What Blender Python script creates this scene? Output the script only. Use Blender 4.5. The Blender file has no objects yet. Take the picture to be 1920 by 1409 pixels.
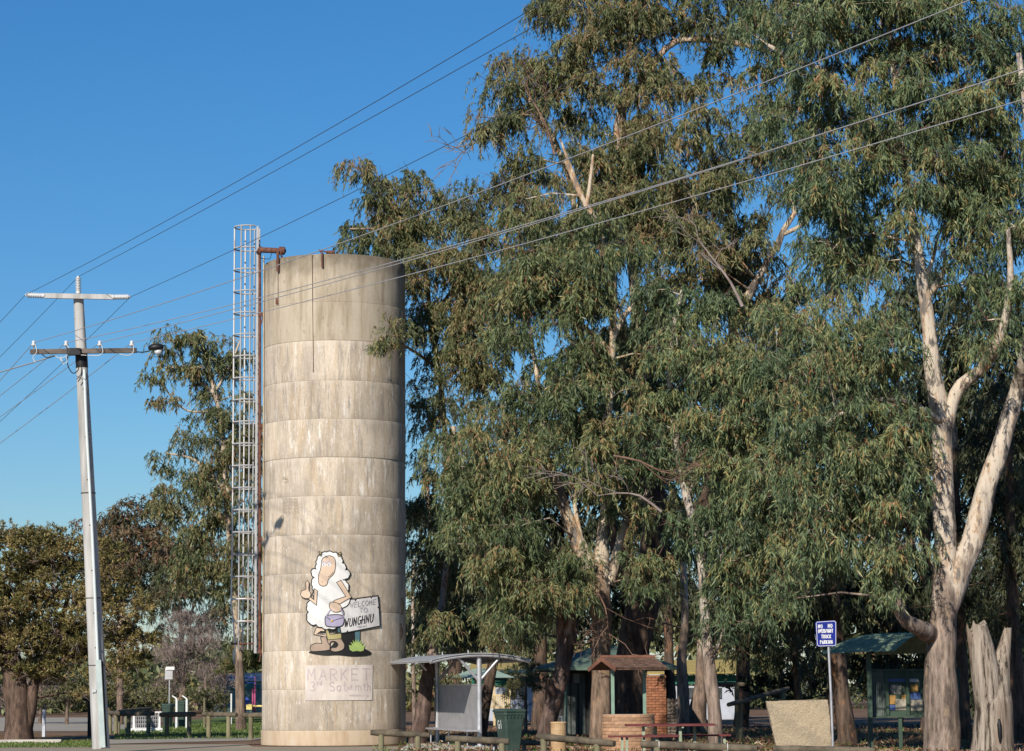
import bpy, bmesh, math, random
import numpy as np
from mathutils import Vector, Matrix, noise
from mathutils.geometry import tessellate_polygon

C = bpy.context.scene.collection
SC = bpy.context.scene
R = math.radians

# ------------------------------------------------------------------ camera
CAM_Z = 1.6
F_PX, CX, CY, HOR = 4600.0, 960.0, 704.5, 1290.0      # focal length, centre and horizon row of the 1920 px photograph
PITCH = math.atan((HOR - CY) / F_PX)
ROLL = math.radians(0.40)                              # the photograph was taken very slightly tilted
_up0 = Vector((0, -math.sin(PITCH), math.cos(PITCH)))
_fw = Vector((0, math.cos(PITCH), math.sin(PITCH)))
_rt = Vector((1, 0, 0)) * math.cos(ROLL) - _up0 * math.sin(ROLL)
_up = _up0 * math.cos(ROLL) + Vector((1, 0, 0)) * math.sin(ROLL)
cam_d = bpy.data.cameras.new('camera')
cam = bpy.data.objects.new('camera', cam_d)
C.objects.link(cam)
cam.location = (0, 0, CAM_Z)
cam.rotation_euler = Matrix((_rt, _up, -_fw)).transposed().to_euler()
cam_d.sensor_width = 36
cam_d.lens = 36 * F_PX / 1920
cam_d.clip_start = 0.5
cam_d.clip_end = 3000
SC.camera = cam

# ------------------------------------------------------------------ light
SUN_AZ, SUN_EL = R(22), R(31)            # sun behind the camera, a little to the left
w = bpy.data.worlds.new('World')
SC.world = w
w.use_nodes = True
nt = w.node_tree
bg = nt.nodes['Background']
sky = nt.nodes.new('ShaderNodeTexSky')
sky.sky_type = 'NISHITA'
sky.sun_disc = False
sky.sun_elevation = SUN_EL
sky.sun_rotation = math.pi + SUN_AZ
sky.air_density = 1.3
sky.dust_density = 0.0
sky.altitude = 300
sky.ozone_density = 10.0
hs_ = nt.nodes.new('ShaderNodeHueSaturation'); hs_.inputs['Saturation'].default_value = 1.13
nt.links.new(sky.outputs[0], hs_.inputs['Color']); nt.links.new(hs_.outputs[0], bg.inputs[0])
bg.inputs[1].default_value = 0.089
sl = bpy.data.lights.new('sun', 'SUN')
sl.energy = 5.0
sl.angle = R(0.7)
sl.color = (1.0, 0.92, 0.80)
so = bpy.data.objects.new('sun', sl)
C.objects.link(so)
sun_to = Vector((math.sin(SUN_AZ) * math.cos(SUN_EL), math.cos(SUN_AZ) * math.cos(SUN_EL), -math.sin(SUN_EL)))
so.rotation_euler = sun_to.to_track_quat('-Z', 'Y').to_euler()
so.location = (-40, -60, 60)
SC.view_settings.view_transform = 'Standard'
SC.view_settings.look = 'None'
SC.view_settings.exposure = 0.15
SC.view_settings.gamma = 1.0
SC.view_settings.use_curve_mapping = False
SC.render.engine = 'CYCLES'
SC.cycles.max_bounces = 5
SC.cycles.diffuse_bounces = 3
SC.cycles.transmission_bounces = 3
SC.cycles.use_denoising = True

# ------------------------------------------------------------------ measuring helpers (photo measurements -> metres)
CAM = Vector((0, 0, CAM_Z))
def ray(px, py):
    return _fw * F_PX + _rt * (px - CX) + _up * (CY - py)
def W(px, py, Y):
    d = ray(px, py)
    return CAM + d * (Y / d.y)
def G(px, py):
    d = ray(px, py)
    return CAM + d * (-CAM_Z / d.z)
def XG(px, Y):
    "ground point under column px at distance Y"
    d = ray(px, HOR + CAM_Z * F_PX / Y)
    return Vector((d.x * Y / d.y, Y, 0))
def U(px, Y):
    "px pixels at distance Y, in metres"
    return px * Y / F_PX

# ------------------------------------------------------------------ object helpers
def link(o, parent=None):
    C.objects.link(o)
    if parent is not None:
        o.parent = parent
    return o
def thing(name, label, cat, loc, group=None, rz=0):
    o = bpy.data.objects.new(name, None)
    o.empty_display_size = .2
    C.objects.link(o)
    o.location = loc
    o.rotation_euler = (0, 0, rz)
    o['label'] = label; o['category'] = cat
    if group: o['group'] = group
    return o
def tag(o, label, cat, group=None):
    o['label'] = label; o['category'] = cat
    if group: o['group'] = group
    return o
def root_loc(p):
    v = Vector((0, 0, 0))
    while p is not None:
        v = v + Vector(p.location); p = p.parent
    return v
class MB:
    def __init__(s): s.v = []; s.f = []; s.smooth = []
    def add(s, vs, fs, sm=False):
        n = len(s.v)
        s.v += [tuple(v) for v in vs]
        s.f += [tuple(i + n for i in f) for f in fs]
        s.smooth += [sm] * len(fs)
    def box(s, c, size, M=None):
        x, y, z = [a / 2 for a in size]
        vs = [Vector((i, j, k)) for i in (-x, x) for j in (-y, y) for k in (-z, z)]
        if M is not None: vs = [M @ v for v in vs]
        c = Vector(c)
        s.add([c + v for v in vs], [(0, 1, 3, 2), (4, 6, 7, 5), (0, 4, 5, 1), (2, 3, 7, 6), (0, 2, 6, 4), (1, 5, 7, 3)])
    def beam(s, a, b, wx, wy, up=(0, 0, 1)):
        "box from a to b with section wx (sideways) by wy (along up)"
        a = Vector(a); b = Vector(b); d = (b - a); L = d.length; d.normalize()
        sx = d.cross(Vector(up))
        if sx.length < 1e-4: sx = d.cross(Vector((0, 1, 0)))
        sx.normalize(); u = sx.cross(d)
        M = Matrix((sx, d, u)).transposed()
        s.box((a + b) / 2, (wx, L, wy), M)
    def tube(s, pts, rad, n=8, cap=True, sm=True, wob=0, wf=1.5, seed=0, jag=0):
        pts = [Vector(p) for p in pts]
        if not hasattr(rad, '__len__'): rad = [rad] * len(pts)
        vs = []; fs = []
        u = None
        for i, p in enumerate(pts):
            t = (pts[min(i + 1, len(pts) - 1)] - pts[max(i - 1, 0)])
            if t.length < 1e-9: t = Vector((0, 0, 1))
            t.normalize()
            if u is None:
                u = t.cross(Vector((0, 1, 0)) if abs(t.y) < .9 else Vector((1, 0, 0)))
            u = (u - t * u.dot(t)); u.normalize()
            b = t.cross(u)
            for k in range(n):
                a = 2 * math.pi * k / n
                o = u * math.cos(a) + b * math.sin(a)
                r = rad[i]
                if wob:
                    q = (p + o * r) * wf + Vector((seed, seed * .7, 0))
                    r *= 1 + wob * noise.noise(q) + wob * .5 * noise.noise(q * 2.7)
                q = p + o * r
                if jag and i == len(pts) - 1: q = q + t * (jag * (noise.noise(Vector((k * 1.7, seed, 3.3))) * 1.6))
                vs.append(q)
        for i in range(len(pts) - 1):
            for k in range(n):
                k2 = (k + 1) % n
                fs.append((i * n + k, i * n + k2, (i + 1) * n + k2, (i + 1) * n + k))
        s.add(vs, fs, sm)
        if cap:
            m = len(pts) - 1
            s.add([vs[k] for k in range(n)][::-1] , [tuple(range(n))])
            s.add([vs[m * n + k] for k in range(n)], [tuple(range(n))])
    def lathe(s, c, prof, n=16, M=None, sm=True):
        "prof: list of (r, z); closed top and bottom when r=0"
        c = Vector(c); vs = []; fs = []
        for r, z in prof:
            for k in range(n):
                a = 2 * math.pi * k / n
                v = Vector((r * math.cos(a), r * math.sin(a), z))
                vs.append(c + (M @ v if M is not None else v))
        for i in range(len(prof) - 1):
            for k in range(n):
                k2 = (k + 1) % n
                fs.append((i * n + k, i * n + k2, (i + 1) * n + k2, (i + 1) * n + k))
        s.add(vs, fs, sm)
    def prism(s, poly, ext):
        "poly: list of 3D points (planar), extruded by vector ext"
        poly = [Vector(p) for p in poly]; ext = Vector(ext); n = len(poly)
        vs = poly + [p + ext for p in poly]
        fs = [tuple(range(n))[::-1], tuple(range(n, 2 * n))]
        fs += [(i, (i + 1) % n, (i + 1) % n + n, i + n) for i in range(n)]
        s.add(vs, fs)
    def build(s, name, mat, parent=None, origin=None):
        off = root_loc(parent) if parent is not None else Vector(origin if origin is not None else (0, 0, 0))
        me = bpy.data.meshes.new(name)
        me.from_pydata([(v[0] - off.x, v[1] - off.y, v[2] - off.z) for v in s.v], [], s.f)
        me.polygons.foreach_set('use_smooth', s.smooth)
        me.materials.append(mat)
        bm = bmesh.new(); bm.from_mesh(me)
        bmesh.ops.recalc_face_normals(bm, faces=bm.faces)
        bm.to_mesh(me); bm.free()
        me.update()
        o = bpy.data.objects.new(name, me)
        if parent is None: o.location = off
        return link(o, parent)
def np_mesh(name, V, tris=None, quads=None, mat=None, parent=None, origin=None, attrs=None):
    off = root_loc(parent) if parent is not None else Vector(origin if origin is not None else (0, 0, 0))
    V = np.asarray(V, dtype=np.float32) - np.array(off, dtype=np.float32)
    me = bpy.data.meshes.new(name)
    idx = []; tot = []
    if tris is not None and len(tris): idx.append(np.asarray(tris, dtype=np.int32).ravel()); tot.append(np.full(len(tris), 3, dtype=np.int32))
    if quads is not None and len(quads): idx.append(np.asarray(quads, dtype=np.int32).ravel()); tot.append(np.full(len(quads), 4, dtype=np.int32))
    idx = np.concatenate(idx); tot = np.concatenate(tot)
    me.vertices.add(len(V)); me.vertices.foreach_set('co', V.ravel())
    me.loops.add(len(idx)); me.loops.foreach_set('vertex_index', idx)
    me.polygons.add(len(tot))
    me.polygons.foreach_set('loop_start', np.concatenate(([0], np.cumsum(tot)[:-1])).astype(np.int32))
    me.polygons.foreach_set('loop_total', tot)
    for k, a in (attrs or {}).items():
        at = me.attributes.new(k, 'FLOAT', 'POINT'); at.data.foreach_set('value', np.asarray(a, dtype=np.float32))
    me.update(calc_edges=True)
    me.materials.append(mat)
    o = bpy.data.objects.new(name, me)
    if parent is None: o.location = off
    return link(o, parent)
def dup(src, parent, loc, rot=None):
    o = src.copy(); link(o, parent); o.location = loc
    if rot is not None: o.rotation_euler = rot
    return o

# ------------------------------------------------------------------ materials
class NT:
    def __init__(s, name):
        s.m = bpy.data.materials.new(name); s.m.use_nodes = True
        s.t = s.m.node_tree; s.b = s.t.nodes['Principled BSDF']
    def n(s, typ, **kw):
        x = s.t.nodes.new('ShaderNode' + typ)
        for k, v in kw.items():
            if k in x.inputs.keys(): x.inputs[k].default_value = v
            else: setattr(x, k, v)
        return x
    def l(s, a, b): s.t.links.new(a, b)
    def coord(s, scale=(1, 1, 1), kind='Object'):
        tc = s.n('TexCoord'); mp = s.n('Mapping'); mp.inputs['Scale'].default_value = scale
        s.l(tc.outputs[kind], mp.inputs[0]); return mp.outputs[0]
    def noise(s, vec, scale, detail=4, rough=.55):
        x = s.n('TexNoise'); x.inputs['Scale'].default_value = scale; x.inputs['Detail'].default_value = detail
        x.inputs['Roughness'].default_value = rough
        if vec is not None: s.l(vec, x.inputs['Vector'])
        return x.outputs['Fac']
    def ramp(s, fac, stops, interp='LINEAR'):
        x = s.n('ValToRGB'); x.color_ramp.interpolation = interp
        e = x.color_ramp.elements
        while len(e) < len(stops): e.new(.5)
        for i, (p, c) in enumerate(stops):
            e[i].position = p
            e[i].color = (*c, 1) if hasattr(c, '__len__') else (c, c, c, 1)
        s.l(fac, x.inputs[0]); return x.outputs[0]
    def mix(s, fac, a, b, mode='MIX'):
        x = s.n('Mix', data_type='RGBA', blend_type=mode)
        for i, v in ((0, fac), (6, a), (7, b)):
            if hasattr(v, 'links'): s.l(v, x.inputs[i])
            else: x.inputs[i].default_value = (*v, 1) if hasattr(v, '__len__') else v
        return x.outputs[2]
    def math(s, op, a, b=0.5, clamp=False):
        x = s.n('Math', operation=op, use_clamp=clamp)
        for i, v in ((0, a), (1, b)):
            if hasattr(v, 'links'): s.l(v, x.inputs[i])
            else: x.inputs[i].default_value = v
        return x.outputs[0]
    def bump(s, h, strength=.3, dist=.01):
        x = s.n('Bump'); x.inputs['Strength'].default_value = strength; x.inputs['Distance'].default_value = dist
        s.l(h, x.inputs['Height']); s.l(x.outputs[0], s.b.inputs['Normal'])
    def done(s, col, rough=.8, metal=0.0, spec=.3):
        if hasattr(col, 'links'): s.l(col, s.b.inputs['Base Color'])
        else: s.b.inputs['Base Color'].default_value = (*col, 1)
        if hasattr(rough, 'links'): s.l(rough, s.b.inputs['Roughness'])
        else: s.b.inputs['Roughness'].default_value = rough
        s.b.inputs['Metallic'].default_value = metal
        s.b.inputs['Specular IOR Level'].default_value = spec
        return s.m
_mc = {}
def rnd_shift(m, col, amt=.25):
    oi = m.n('ObjectInfo')
    v = m.math('ADD', m.math('MULTIPLY', oi.outputs['Random'], amt), 1 - amt / 2)
    hs = m.n('HueSaturation'); m.l(v, hs.inputs['Value']); m.l(col, hs.inputs['Color'])
    return hs.outputs[0]
def M2(name, c1, c2, scale=4, stretch=(1, 1, 1), rough=.8, metal=0, bump=.2, bs=30, bd=.004, shift=0, lo=.35, hi=.65, spec=.3):
    if name in _mc: return _mc[name]
    m = NT(name); v = m.coord(stretch)
    col = m.ramp(m.noise(v, scale, 6, .6), [(lo, c1), (hi, c2)])
    if shift: col = rnd_shift(m, col, shift)
    if bump: m.bump(m.noise(m.coord(stretch), bs, 4), bump, bd)
    _mc[name] = m.done(col, rough, metal, spec); return _mc[name]
def paint(name, c, rough=.5, var=.82):
    return M2(name, tuple(x * var for x in c), c, 3, rough=rough, bump=.08, bs=12, bd=.002)

def bark_mat(name, pale, grey, warm, rough_c, ztrans, tint=1.0):
    "smooth gum bark in patches over a rough stocking that ends near height ztrans"
    m = NT(name)
    v = m.coord((1, 1, .35))
    n1 = m.noise(v, 2.1, 6, .68)
    col = m.ramp(n1, [(.36, tuple(x * .45 for x in grey)), (.42, grey), (.462, pale), (.525, pale), (.56, warm), (.60, grey), (.70, tuple(x * .6 for x in grey))], 'EASE')
    n2 = m.noise(m.coord((1, 1, .12)), 7, 5, .65)
    col = m.mix(m.ramp(n2, [(.5, 0.0), (.68, .55)]), col, grey)
    spots = m.noise(m.coord((1, 1, .6)), 9, 3, .5)
    col = m.mix(m.ramp(spots, [(.66, 0.0), (.70, .8)]), col, tuple(x * .35 for x in grey))
    rg = m.ramp(m.noise(m.coord((1, 1, .18)), 8, 6, .72), [(.33, tuple(x * .3 for x in rough_c)), (.5, rough_c), (.68, tuple(min(1, x * 1.7) for x in rough_c))])
    rg = m.mix(m.ramp(m.noise(m.coord((1, 1, .28)), 2.6, 6, .7), [(.50, 0.0), (.60, .75)]), rg, tuple(x * .32 for x in rough_c))
    rg = m.mix(m.ramp(m.noise(m.coord((1, 1, .4)), 4.1, 5, .65), [(.56, 0.0), (.66, .6)]), rg, tuple(x * .8 for x in warm))
    tc = m.n('TexCoord'); sp = m.n('SeparateXYZ'); m.l(tc.outputs['Object'], sp.inputs[0])
    zz = m.math('ADD', sp.outputs[2], m.math('MULTIPLY', m.math('SUBTRACT', m.noise(m.coord((1, 1, .4)), 1.6, 4), .5), 8.0))
    mr = m.n('MapRange'); mr.inputs['From Min'].default_value = ztrans - .35; mr.inputs['From Max'].default_value = ztrans + .35
    m.l(zz, mr.inputs[0])
    col = m.mix(mr.outputs[0], rg, col)
    h = m.noise(m.coord((1, 1, .12)), 14, 6, .7)
    m.bump(h, .9, .035)
    return m.done(col, .85, 0, .2)

def leaf_mat(name, stops, trans=.28, spec=.35, rough=.5):
    m = NT(name)
    a = m.n('Attribute', attribute_name='tint'); k = m.n('Attribute', attribute_name='clump')
    f = m.math('ADD', m.math('MULTIPLY', a.outputs['Fac'], .62), m.math('MULTIPLY', k.outputs['Fac'], .38))
    f = m.math('ADD', m.math('MULTIPLY', m.math('SUBTRACT', f, .5), 1.22), .48)
    col = m.ramp(f, stops)
    m.done(col, rough, 0, spec)
    tr = m.n('BsdfTranslucent'); hs = m.n('HueSaturation'); hs.inputs['Value'].default_value = 1.3
    m.l(col, hs.inputs['Color']); m.l(hs.outputs[0], tr.inputs[0])
    mx = m.n('MixShader'); mx.inputs[0].default_value = trans
    m.l(m.b.outputs[0], mx.inputs[1]); m.l(tr.outputs[0], mx.inputs[2])
    m.l(mx.outputs[0], m.t.nodes['Material Output'].inputs[0])
    return m.m

STEEL = M2('galvanised_steel', (.42, .42, .44), (.56, .56, .58), 5, rough=.45, metal=.55, bump=.05)
RUST = M2('rusty_steel', (.085, .038, .028), (.18, .075, .05), 9, rough=.85, bump=.3)
GALV_RUST = M2('galvanised_with_rust', (.34, .16, .10), (.62, .60, .58), 2.2, rough=.6, bump=.05, lo=.30, hi=.42)
TIMBER = M2('weathered_log', (.06, .05, .036), (.16, .13, .09), 3, (1, 1, 1), .9, bump=.6, bs=18, bd=.012)
POST_T = M2('treated_pine_post', (.13, .12, .07), (.24, .215, .13), 4, (1, 1, .3), .9, bump=.4, bs=20, bd=.006)
GREEN_P = paint('dark_green_paint', (.05, .085, .06), .5)
PALE_GREEN = paint('pale_green_paint', (.22, .33, .25), .5)
WHITE = paint('white_paint', (.72, .72, .72), .45, .9)
BLACK = paint('black_paint', (.012, .012, .014), .5)
WIRE_D = paint('dark_copper_wire', (.05, .06, .075), .5)
WIRE_L = paint('aluminium_wire', (.34, .34, .35), .45)
PORC = paint('grey_porcelain', (.55, .56, .57), .25, .92)
GLASS = M2('dusty_glass', (.05, .06, .06), (.09, .1, .1), 3, rough=.12, bump=0, spec=.5)
# ================================================================== ground
def flat(name, pts, mat, z, kind='structure', sub=0):
    mb = MB(); mb.add([(p[0], p[1], z) for p in pts], [tuple(range(len(pts)))])
    o = mb.build(name, mat, None, (0, 0, 0)); o['kind'] = kind
    return o
def ground_mat(name, cols, scale, fine, bump=.5, bd=.02, fc=None):
    m = NT(name)
    a = m.ramp(m.noise(m.coord(), scale, 6, .62), cols)
    f = m.noise(m.coord(), fine, 3, .7)
    a = m.mix(m.ramp(f, [(.35, .55), (.6, 0.0)]), a, fc or tuple(c * .45 for c in cols[0][1]))
    m.bump(f, bump, bd)
    return m.done(a, .95, 0, .15)
LITTER = ground_mat('leaf_litter_soil', [(.3, (.10, .058, .034)), (.5, (.19, .115, .07)), (.7, (.27, .19, .12))], .55, 9)
GRAVEL = ground_mat('pale_gravel', [(.3, (.30, .27, .225)), (.55, (.37, .335, .28)), (.75, (.40, .35, .27))], .35, 25, .4, .008)
ROADM = ground_mat('sandy_gravel_road', [(.3, (.29, .245, .18)), (.6, (.36, .31, .24)), (.8, (.40, .34, .25))], .3, 22, .4, .01)
GRASSM = ground_mat('grass_soil', [(.3, (.08, .125, .03)), (.55, (.12, .17, .045)), (.8, (.17, .19, .07))], .5, 16)
VERGE = ground_mat('dry_verge_soil', [(.3, (.15, .075, .035)), (.5, (.20, .11, .05)), (.75, (.13, .14, .05))], .6, 14)
CONC = M2('pale_concrete', (.38, .35, .30), (.52, .49, .43), 2.5, rough=.9, bump=.25, bs=30, bd=.004)

# one sheet to the horizon, with a slight mound under the right-hand trees
def hgt(x, y): return 0.0
flat('ground', [(-1500, -300), (1500, -300), (1500, 2500), (-1500, 2500)], LITTER, -.016)
flat('gravel_road', [(-60, 20), (-1.5, 20), (-3.1, 60), (-3.2, 69.5), (-7.4, 70.2), (-8.0, 74), (-14, 74.5), (-60, 74.5)], ROADM, -.008)
flat('gravel_path', [tuple(G(205, 1395))[:2], tuple(G(470, 1388.5))[:2], tuple(G(505, 1384))[:2], tuple(G(430, 1381))[:2], tuple(G(205, 1386.5))[:2]], GRAVEL, -.002)
flat('grass_lawn', [tuple(G(x, y))[:2] for x, y in ((205, 1376), (492, 1381), (560, 1378), (560, 1346), (430, 1345), (330, 1352), (300, 1363), (215, 1368))], GRASSM, -.004)
flat('verge', [tuple(G(x, y))[:2] for x, y in ((-200, 1394), (190, 1394), (205, 1384), (60, 1376), (-200, 1378))], VERGE, -.003)
flat('car_park', [tuple(G(x, y))[:2] for x, y in ((-260, 1371), (262, 1371), (250, 1345.5), (-260, 1345.5))], GRAVEL, -.006)
# concrete slab under the shelter and the path beside it
_o = MB(); _o.box((-1.55, 69.0, .0), (2.9, 7.2, .06)); _o = _o.build('concrete_path', CONC, None, (-1.55, 69.0, 0)); _o['kind'] = 'structure'
# sky beyond is the world; a low rise keeps the far ground closed
_h = MB()
N = 60
vs = []; fs = []
for i in range(N + 1):
    x = -420 + 840 * i / N
    h = 1.2 + 1.6 * noise.noise(Vector((x * .02, 3, 1)))
    vs += [(x, 300, -1), (x, 335, max(.6, h)), (x, 460, max(.6, h) + 1.0)]
for i in range(N):
    for k in (0, 1):
        fs.append((i * 3 + k, i * 3 + 3 + k, i * 3 + 4 + k, i * 3 + 1 + k))
_h.add(vs, fs, True)
_h = _h.build('hills', ground_mat('far_paddock', [(.3, (.07, .08, .04)), (.7, (.12, .12, .06))], .05, .6), None, (0, 300, 0)); _h['kind'] = 'structure'

# kerb block at far left
kb = MB(); a = G(-60, 1395); b = G(116, 1394)
kb.beam((a.x, a.y, .05), (b.x, b.y, .05), .22, .14)
kb = kb.build('concrete_wheel_stop', CONC, None, ((a.x + b.x) / 2, a.y, 0))
tag(kb, 'long low pale concrete kerb block on the ground below the olive tree', 'kerb block')

# ================================================================== the concrete tower
TY, TR, TX = 72.6, 2.105, XG(626, 72.6).x
TOP = W(622, 476, TY - TR).z
NB = 12
zb = [0.0]
for py in (1370, 1293, 1220, 1148, 1075, 1002, 930, 857, 785, 713, 638, 566):
    zb.append(W(626, py, TY - TR).z)
zb.append(TOP)
tower = thing('concrete_water_tower', 'tall round stained concrete water tower with painted sheep board', 'water tower', (TX, TY, 0))
m = NT('formed_concrete')
oi = m.n('ObjectInfo')
def shifted(scale):
    tc = m.n('TexCoord'); mp = m.n('Mapping'); mp.inputs['Scale'].default_value = scale
    cb = m.n('CombineXYZ'); m.l(m.math('MULTIPLY', oi.outputs['Random'], 37.0), cb.inputs[0]); m.l(m.math('MULTIPLY', oi.outputs['Random'], 53.0), cb.inputs[1])
    m.l(tc.outputs['Object'], mp.inputs[0]); m.l(cb.outputs[0], mp.inputs[1]); return mp.outputs[0]
st = m.noise(shifted((1, 1, .14)), 3.6, 7, .68)
col = m.ramp(st, [(.30, (.37, .305, .235)), (.44, (.49, .415, .325)), (.56, (.60, .51, .405)), (.72, (.54, .48, .415))])
# warm ochre streaks
och = m.noise(shifted((1, 1, .07)), 5.5, 4, .6)
col = m.mix(m.ramp(och, [(.51, 0.0), (.65, .68)]), col, (.48, .37, .245))
# grey damp streaks
gs = m.noise(shifted((1, 1, .12)), 7.5, 5, .65)
col = m.mix(m.ramp(gs, [(.53, 0.0), (.66, .75)]), col, (.27, .24, .21))
# white lime runs
wh = m.noise(shifted((1, 1, .16)), 9.0, 5, .7)
patch = m.noise(shifted((1, 1, .9)), 1.1, 2, .5)
wf = m.math('MULTIPLY', m.ramp(wh, [(.55, 0.0), (.66, 1.0)]), m.ramp(patch, [(.38, .15), (.60, .95)]))
col = m.mix(wf, col, (.76, .72, .66))
# cloudy blotches over whole panels
bl = m.noise(m.coord((1, 1, .7)), .9, 4, .55)
col = m.mix(m.ramp(bl, [(.36, .55), (.52, 0.0)]), col, (.33, .285, .235))
# tone of each lift of formwork
tv = m.math('ADD', m.math('MULTIPLY', oi.outputs['Random'], .10), .95)
pnl = m.n('Attribute', attribute_name='panel'); tv = m.math('ADD', tv, m.math('MULTIPLY', m.math('SUBTRACT', pnl.outputs['Fac'], .5), .26))
hs = m.n('HueSaturation'); m.l(tv, hs.inputs['Value']); m.l(col, hs.inputs['Color']); col = hs.outputs[0]
# small pocks and fine grain
pk = m.noise(m.coord((1, 1, .35)), 15, 3, .6)
col = m.mix(m.ramp(pk, [(.64, 0.0), (.71, .75)]), col, (.72, .67, .6))
fine = m.noise(m.coord((1, 1, .3)), 34, 4, .7)
col = m.mix(m.ramp(fine, [(.36, .30), (.55, 0.0)]), col, (.2, .17, .14))
# paler edge at the head of every lift, darker edge at its foot
uv = m.n('Attribute', attribute_name='lift')
ed = m.math('ADD', uv.outputs['Fac'], m.math('MULTIPLY', m.math('SUBTRACT', st, .5), .5))
col = m.mix(m.ramp(ed, [(.86, 0.0), (.98, .32)]), col, (.60, .53, .44))
col = m.mix(m.ramp(ed, [(.03, .20), (.16, 0.0)]), col, (.30, .25, .19))
m.bump(m.math('ADD', m.math('MULTIPLY', st, .8), m.math('MULTIPLY', fine, .6)), .35, .02)
TCON = m.done(col, .9, 0, .2)
m2 = NT('algae_stained_concrete')
st2 = m2.noise(m2.coord((1, 1, .12)), 3.5, 6, .65)
c2 = m2.ramp(st2, [(.32, (.29, .235, .165)), (.48, (.43, .365, .275)), (.65, (.50, .435, .345))])
b2 = m2.noise(m2.coord((1, 1, .6)), 2.4, 6, .65)
tc2 = m2.n('TexCoord'); sp2 = m2.n('SeparateXYZ'); m2.l(tc2.outputs['Object'], sp2.inputs[0])
zt = m2.math('ADD', sp2.outputs[2], m2.math('MULTIPLY', m2.math('SUBTRACT', b2, .5), 1.5))
mr2 = m2.n('MapRange'); mr2.inputs['From Min'].default_value = TOP - .75; mr2.inputs['From Max'].default_value = TOP + .05
m2.l(zt, mr2.inputs[0])
c2 = m2.mix(m2.math('MULTIPLY', mr2.outputs[0], .78), c2, (.085, .068, .045))
c2 = m2.mix(m2.ramp(m2.noise(m2.coord((1, 1, .3)), 11, 4, .7), [(.62, 0.0), (.72, .5)]), c2, (.58, .53, .44))
c2 = m2.mix(m2.ramp(m2.noise(m2.coord((1, 1, .5)), 6, 5, .7), [(.58, 0.0), (.72, .6)]), c2, (.14, .115, .08))
m2.bump(m2.noise(m2.coord(), 20, 5, .6), .3, .012)
TCON_TOP = m2.done(c2, .9, 0, .2)
m3 = NT('damp_concrete_foot')
c3 = m3.ramp(m3.noise(m3.coord((1, 1, .3)), 3, 5, .6), [(.3, (.42, .31, .20)), (.5, (.52, .41, .29)), (.72, (.55, .47, .37))])
m3.bump(m3.noise(m3.coord(), 18, 5, .6), .3, .012)
TCON_FOOT = m3.done(c3, .92, 0, .15)
NS = 112
rng = random.Random(5)
for i in range(len(zb) - 1):
    z0, z1 = zb[i], zb[i + 1]
    base_r = TR + (.022 if i == 0 else rng.uniform(-.008, .010))
    z_in = .008
    prof = [(base_r - .006, z0), (base_r - .006, z0 + .003), (base_r - .002, z0 + .006), (base_r, z0 + .022)]
    K = 5
    prof += [(base_r, z0 + .03 + (z1 - z0 - .06) * (k + 1) / K) for k in range(K)]
    prof += [(base_r - .002, z1 - .005), (base_r - .006, z1 - .002)]
    if i == len(zb) - 2:
        prof = prof[:-2] + [(base_r - .02, z1), (base_r - .17, z1 + .004), (base_r - .19, z1 - .03), (base_r - .19, z0)]
    vs = []; fs = []; lift = []
    for j, (r, z) in enumerate(prof):
        for k in range(NS):
            a = 2 * math.pi * k / NS
            p = Vector((math.cos(a), math.sin(a), 0))
            wob = .006 * noise.noise(Vector((p.x * 3, p.y * 3, z * 1.3)))
            edge = .0
            if 0 < j < len(prof) - 1 and (j <= 3 or j >= len(prof) - 3): edge = -.006 * max(0, noise.noise(Vector((p.x * 14, p.y * 14, z * 2)))) 
            vs.append((TX + p.x * (r + wob + edge), TY + p.y * (r + wob + edge), z)); lift.append((z - z0) / (z1 - z0))
    for j in range(len(prof) - 1):
        for k in range(NS):
            k2 = (k + 1) % NS
            fs.append((j * NS + k, j * NS + k2, (j + 1) * NS + k2, (j + 1) * NS + k))
    o = np_mesh('concrete_ring', vs, quads=fs, mat=TCON_TOP if i >= len(zb) - 3 else (TCON_FOOT if i == 0 else TCON), parent=tower, attrs={'lift': lift})
    o.data.polygons.foreach_set('use_smooth', [True] * len(fs))
    pv_ = []; k = 0
    while k < NS:
        wseg = rng.choice((6, 11, 14, 22)); pv_ += [rng.random()] * wseg; k += wseg
    sh_ = rng.randrange(NS); pv_ = [pv_[(q_ + sh_) % NS] for q_ in range(NS)]
    at_ = o.data.attributes.new('panel', 'FLOAT', 'FACE'); at_.data.foreach_set('value', np.array(pv_ * (len(prof) - 1), dtype=np.float32))
    o.data.set_sharp_from_angle(angle=R(35))
mb = MB(); mb.lathe((TX, TY, 0), [(0, zb[-2] - .1), (TR - .18, zb[-2] - .1)], 48)
mb.build('inner_floor', TCON_TOP, tower)

def cyl(px, py, off=0.0):
    "where the sight line through a photo point meets the tower wall, pushed out by off"
    d = ray(px, py); rr = TR + off
    ox, oy = CAM.x - TX, CAM.y - TY
    a = d.x ** 2 + d.y ** 2; b = 2 * (ox * d.x + oy * d.y); c = ox ** 2 + oy ** 2 - rr ** 2
    disc = b * b - 4 * a * c
    if disc < 0: disc = 0
    t = (-b - math.sqrt(disc)) / (2 * a)
    return CAM + d * t
def cyl_tube(name, pts, r, mat, off=.03, parent=None, n=6):
    mb = MB(); mb.tube([cyl(x, y, off) for x, y in pts], r, n)
    return mb.build(name, mat, parent if parent is not None else tower)
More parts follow.
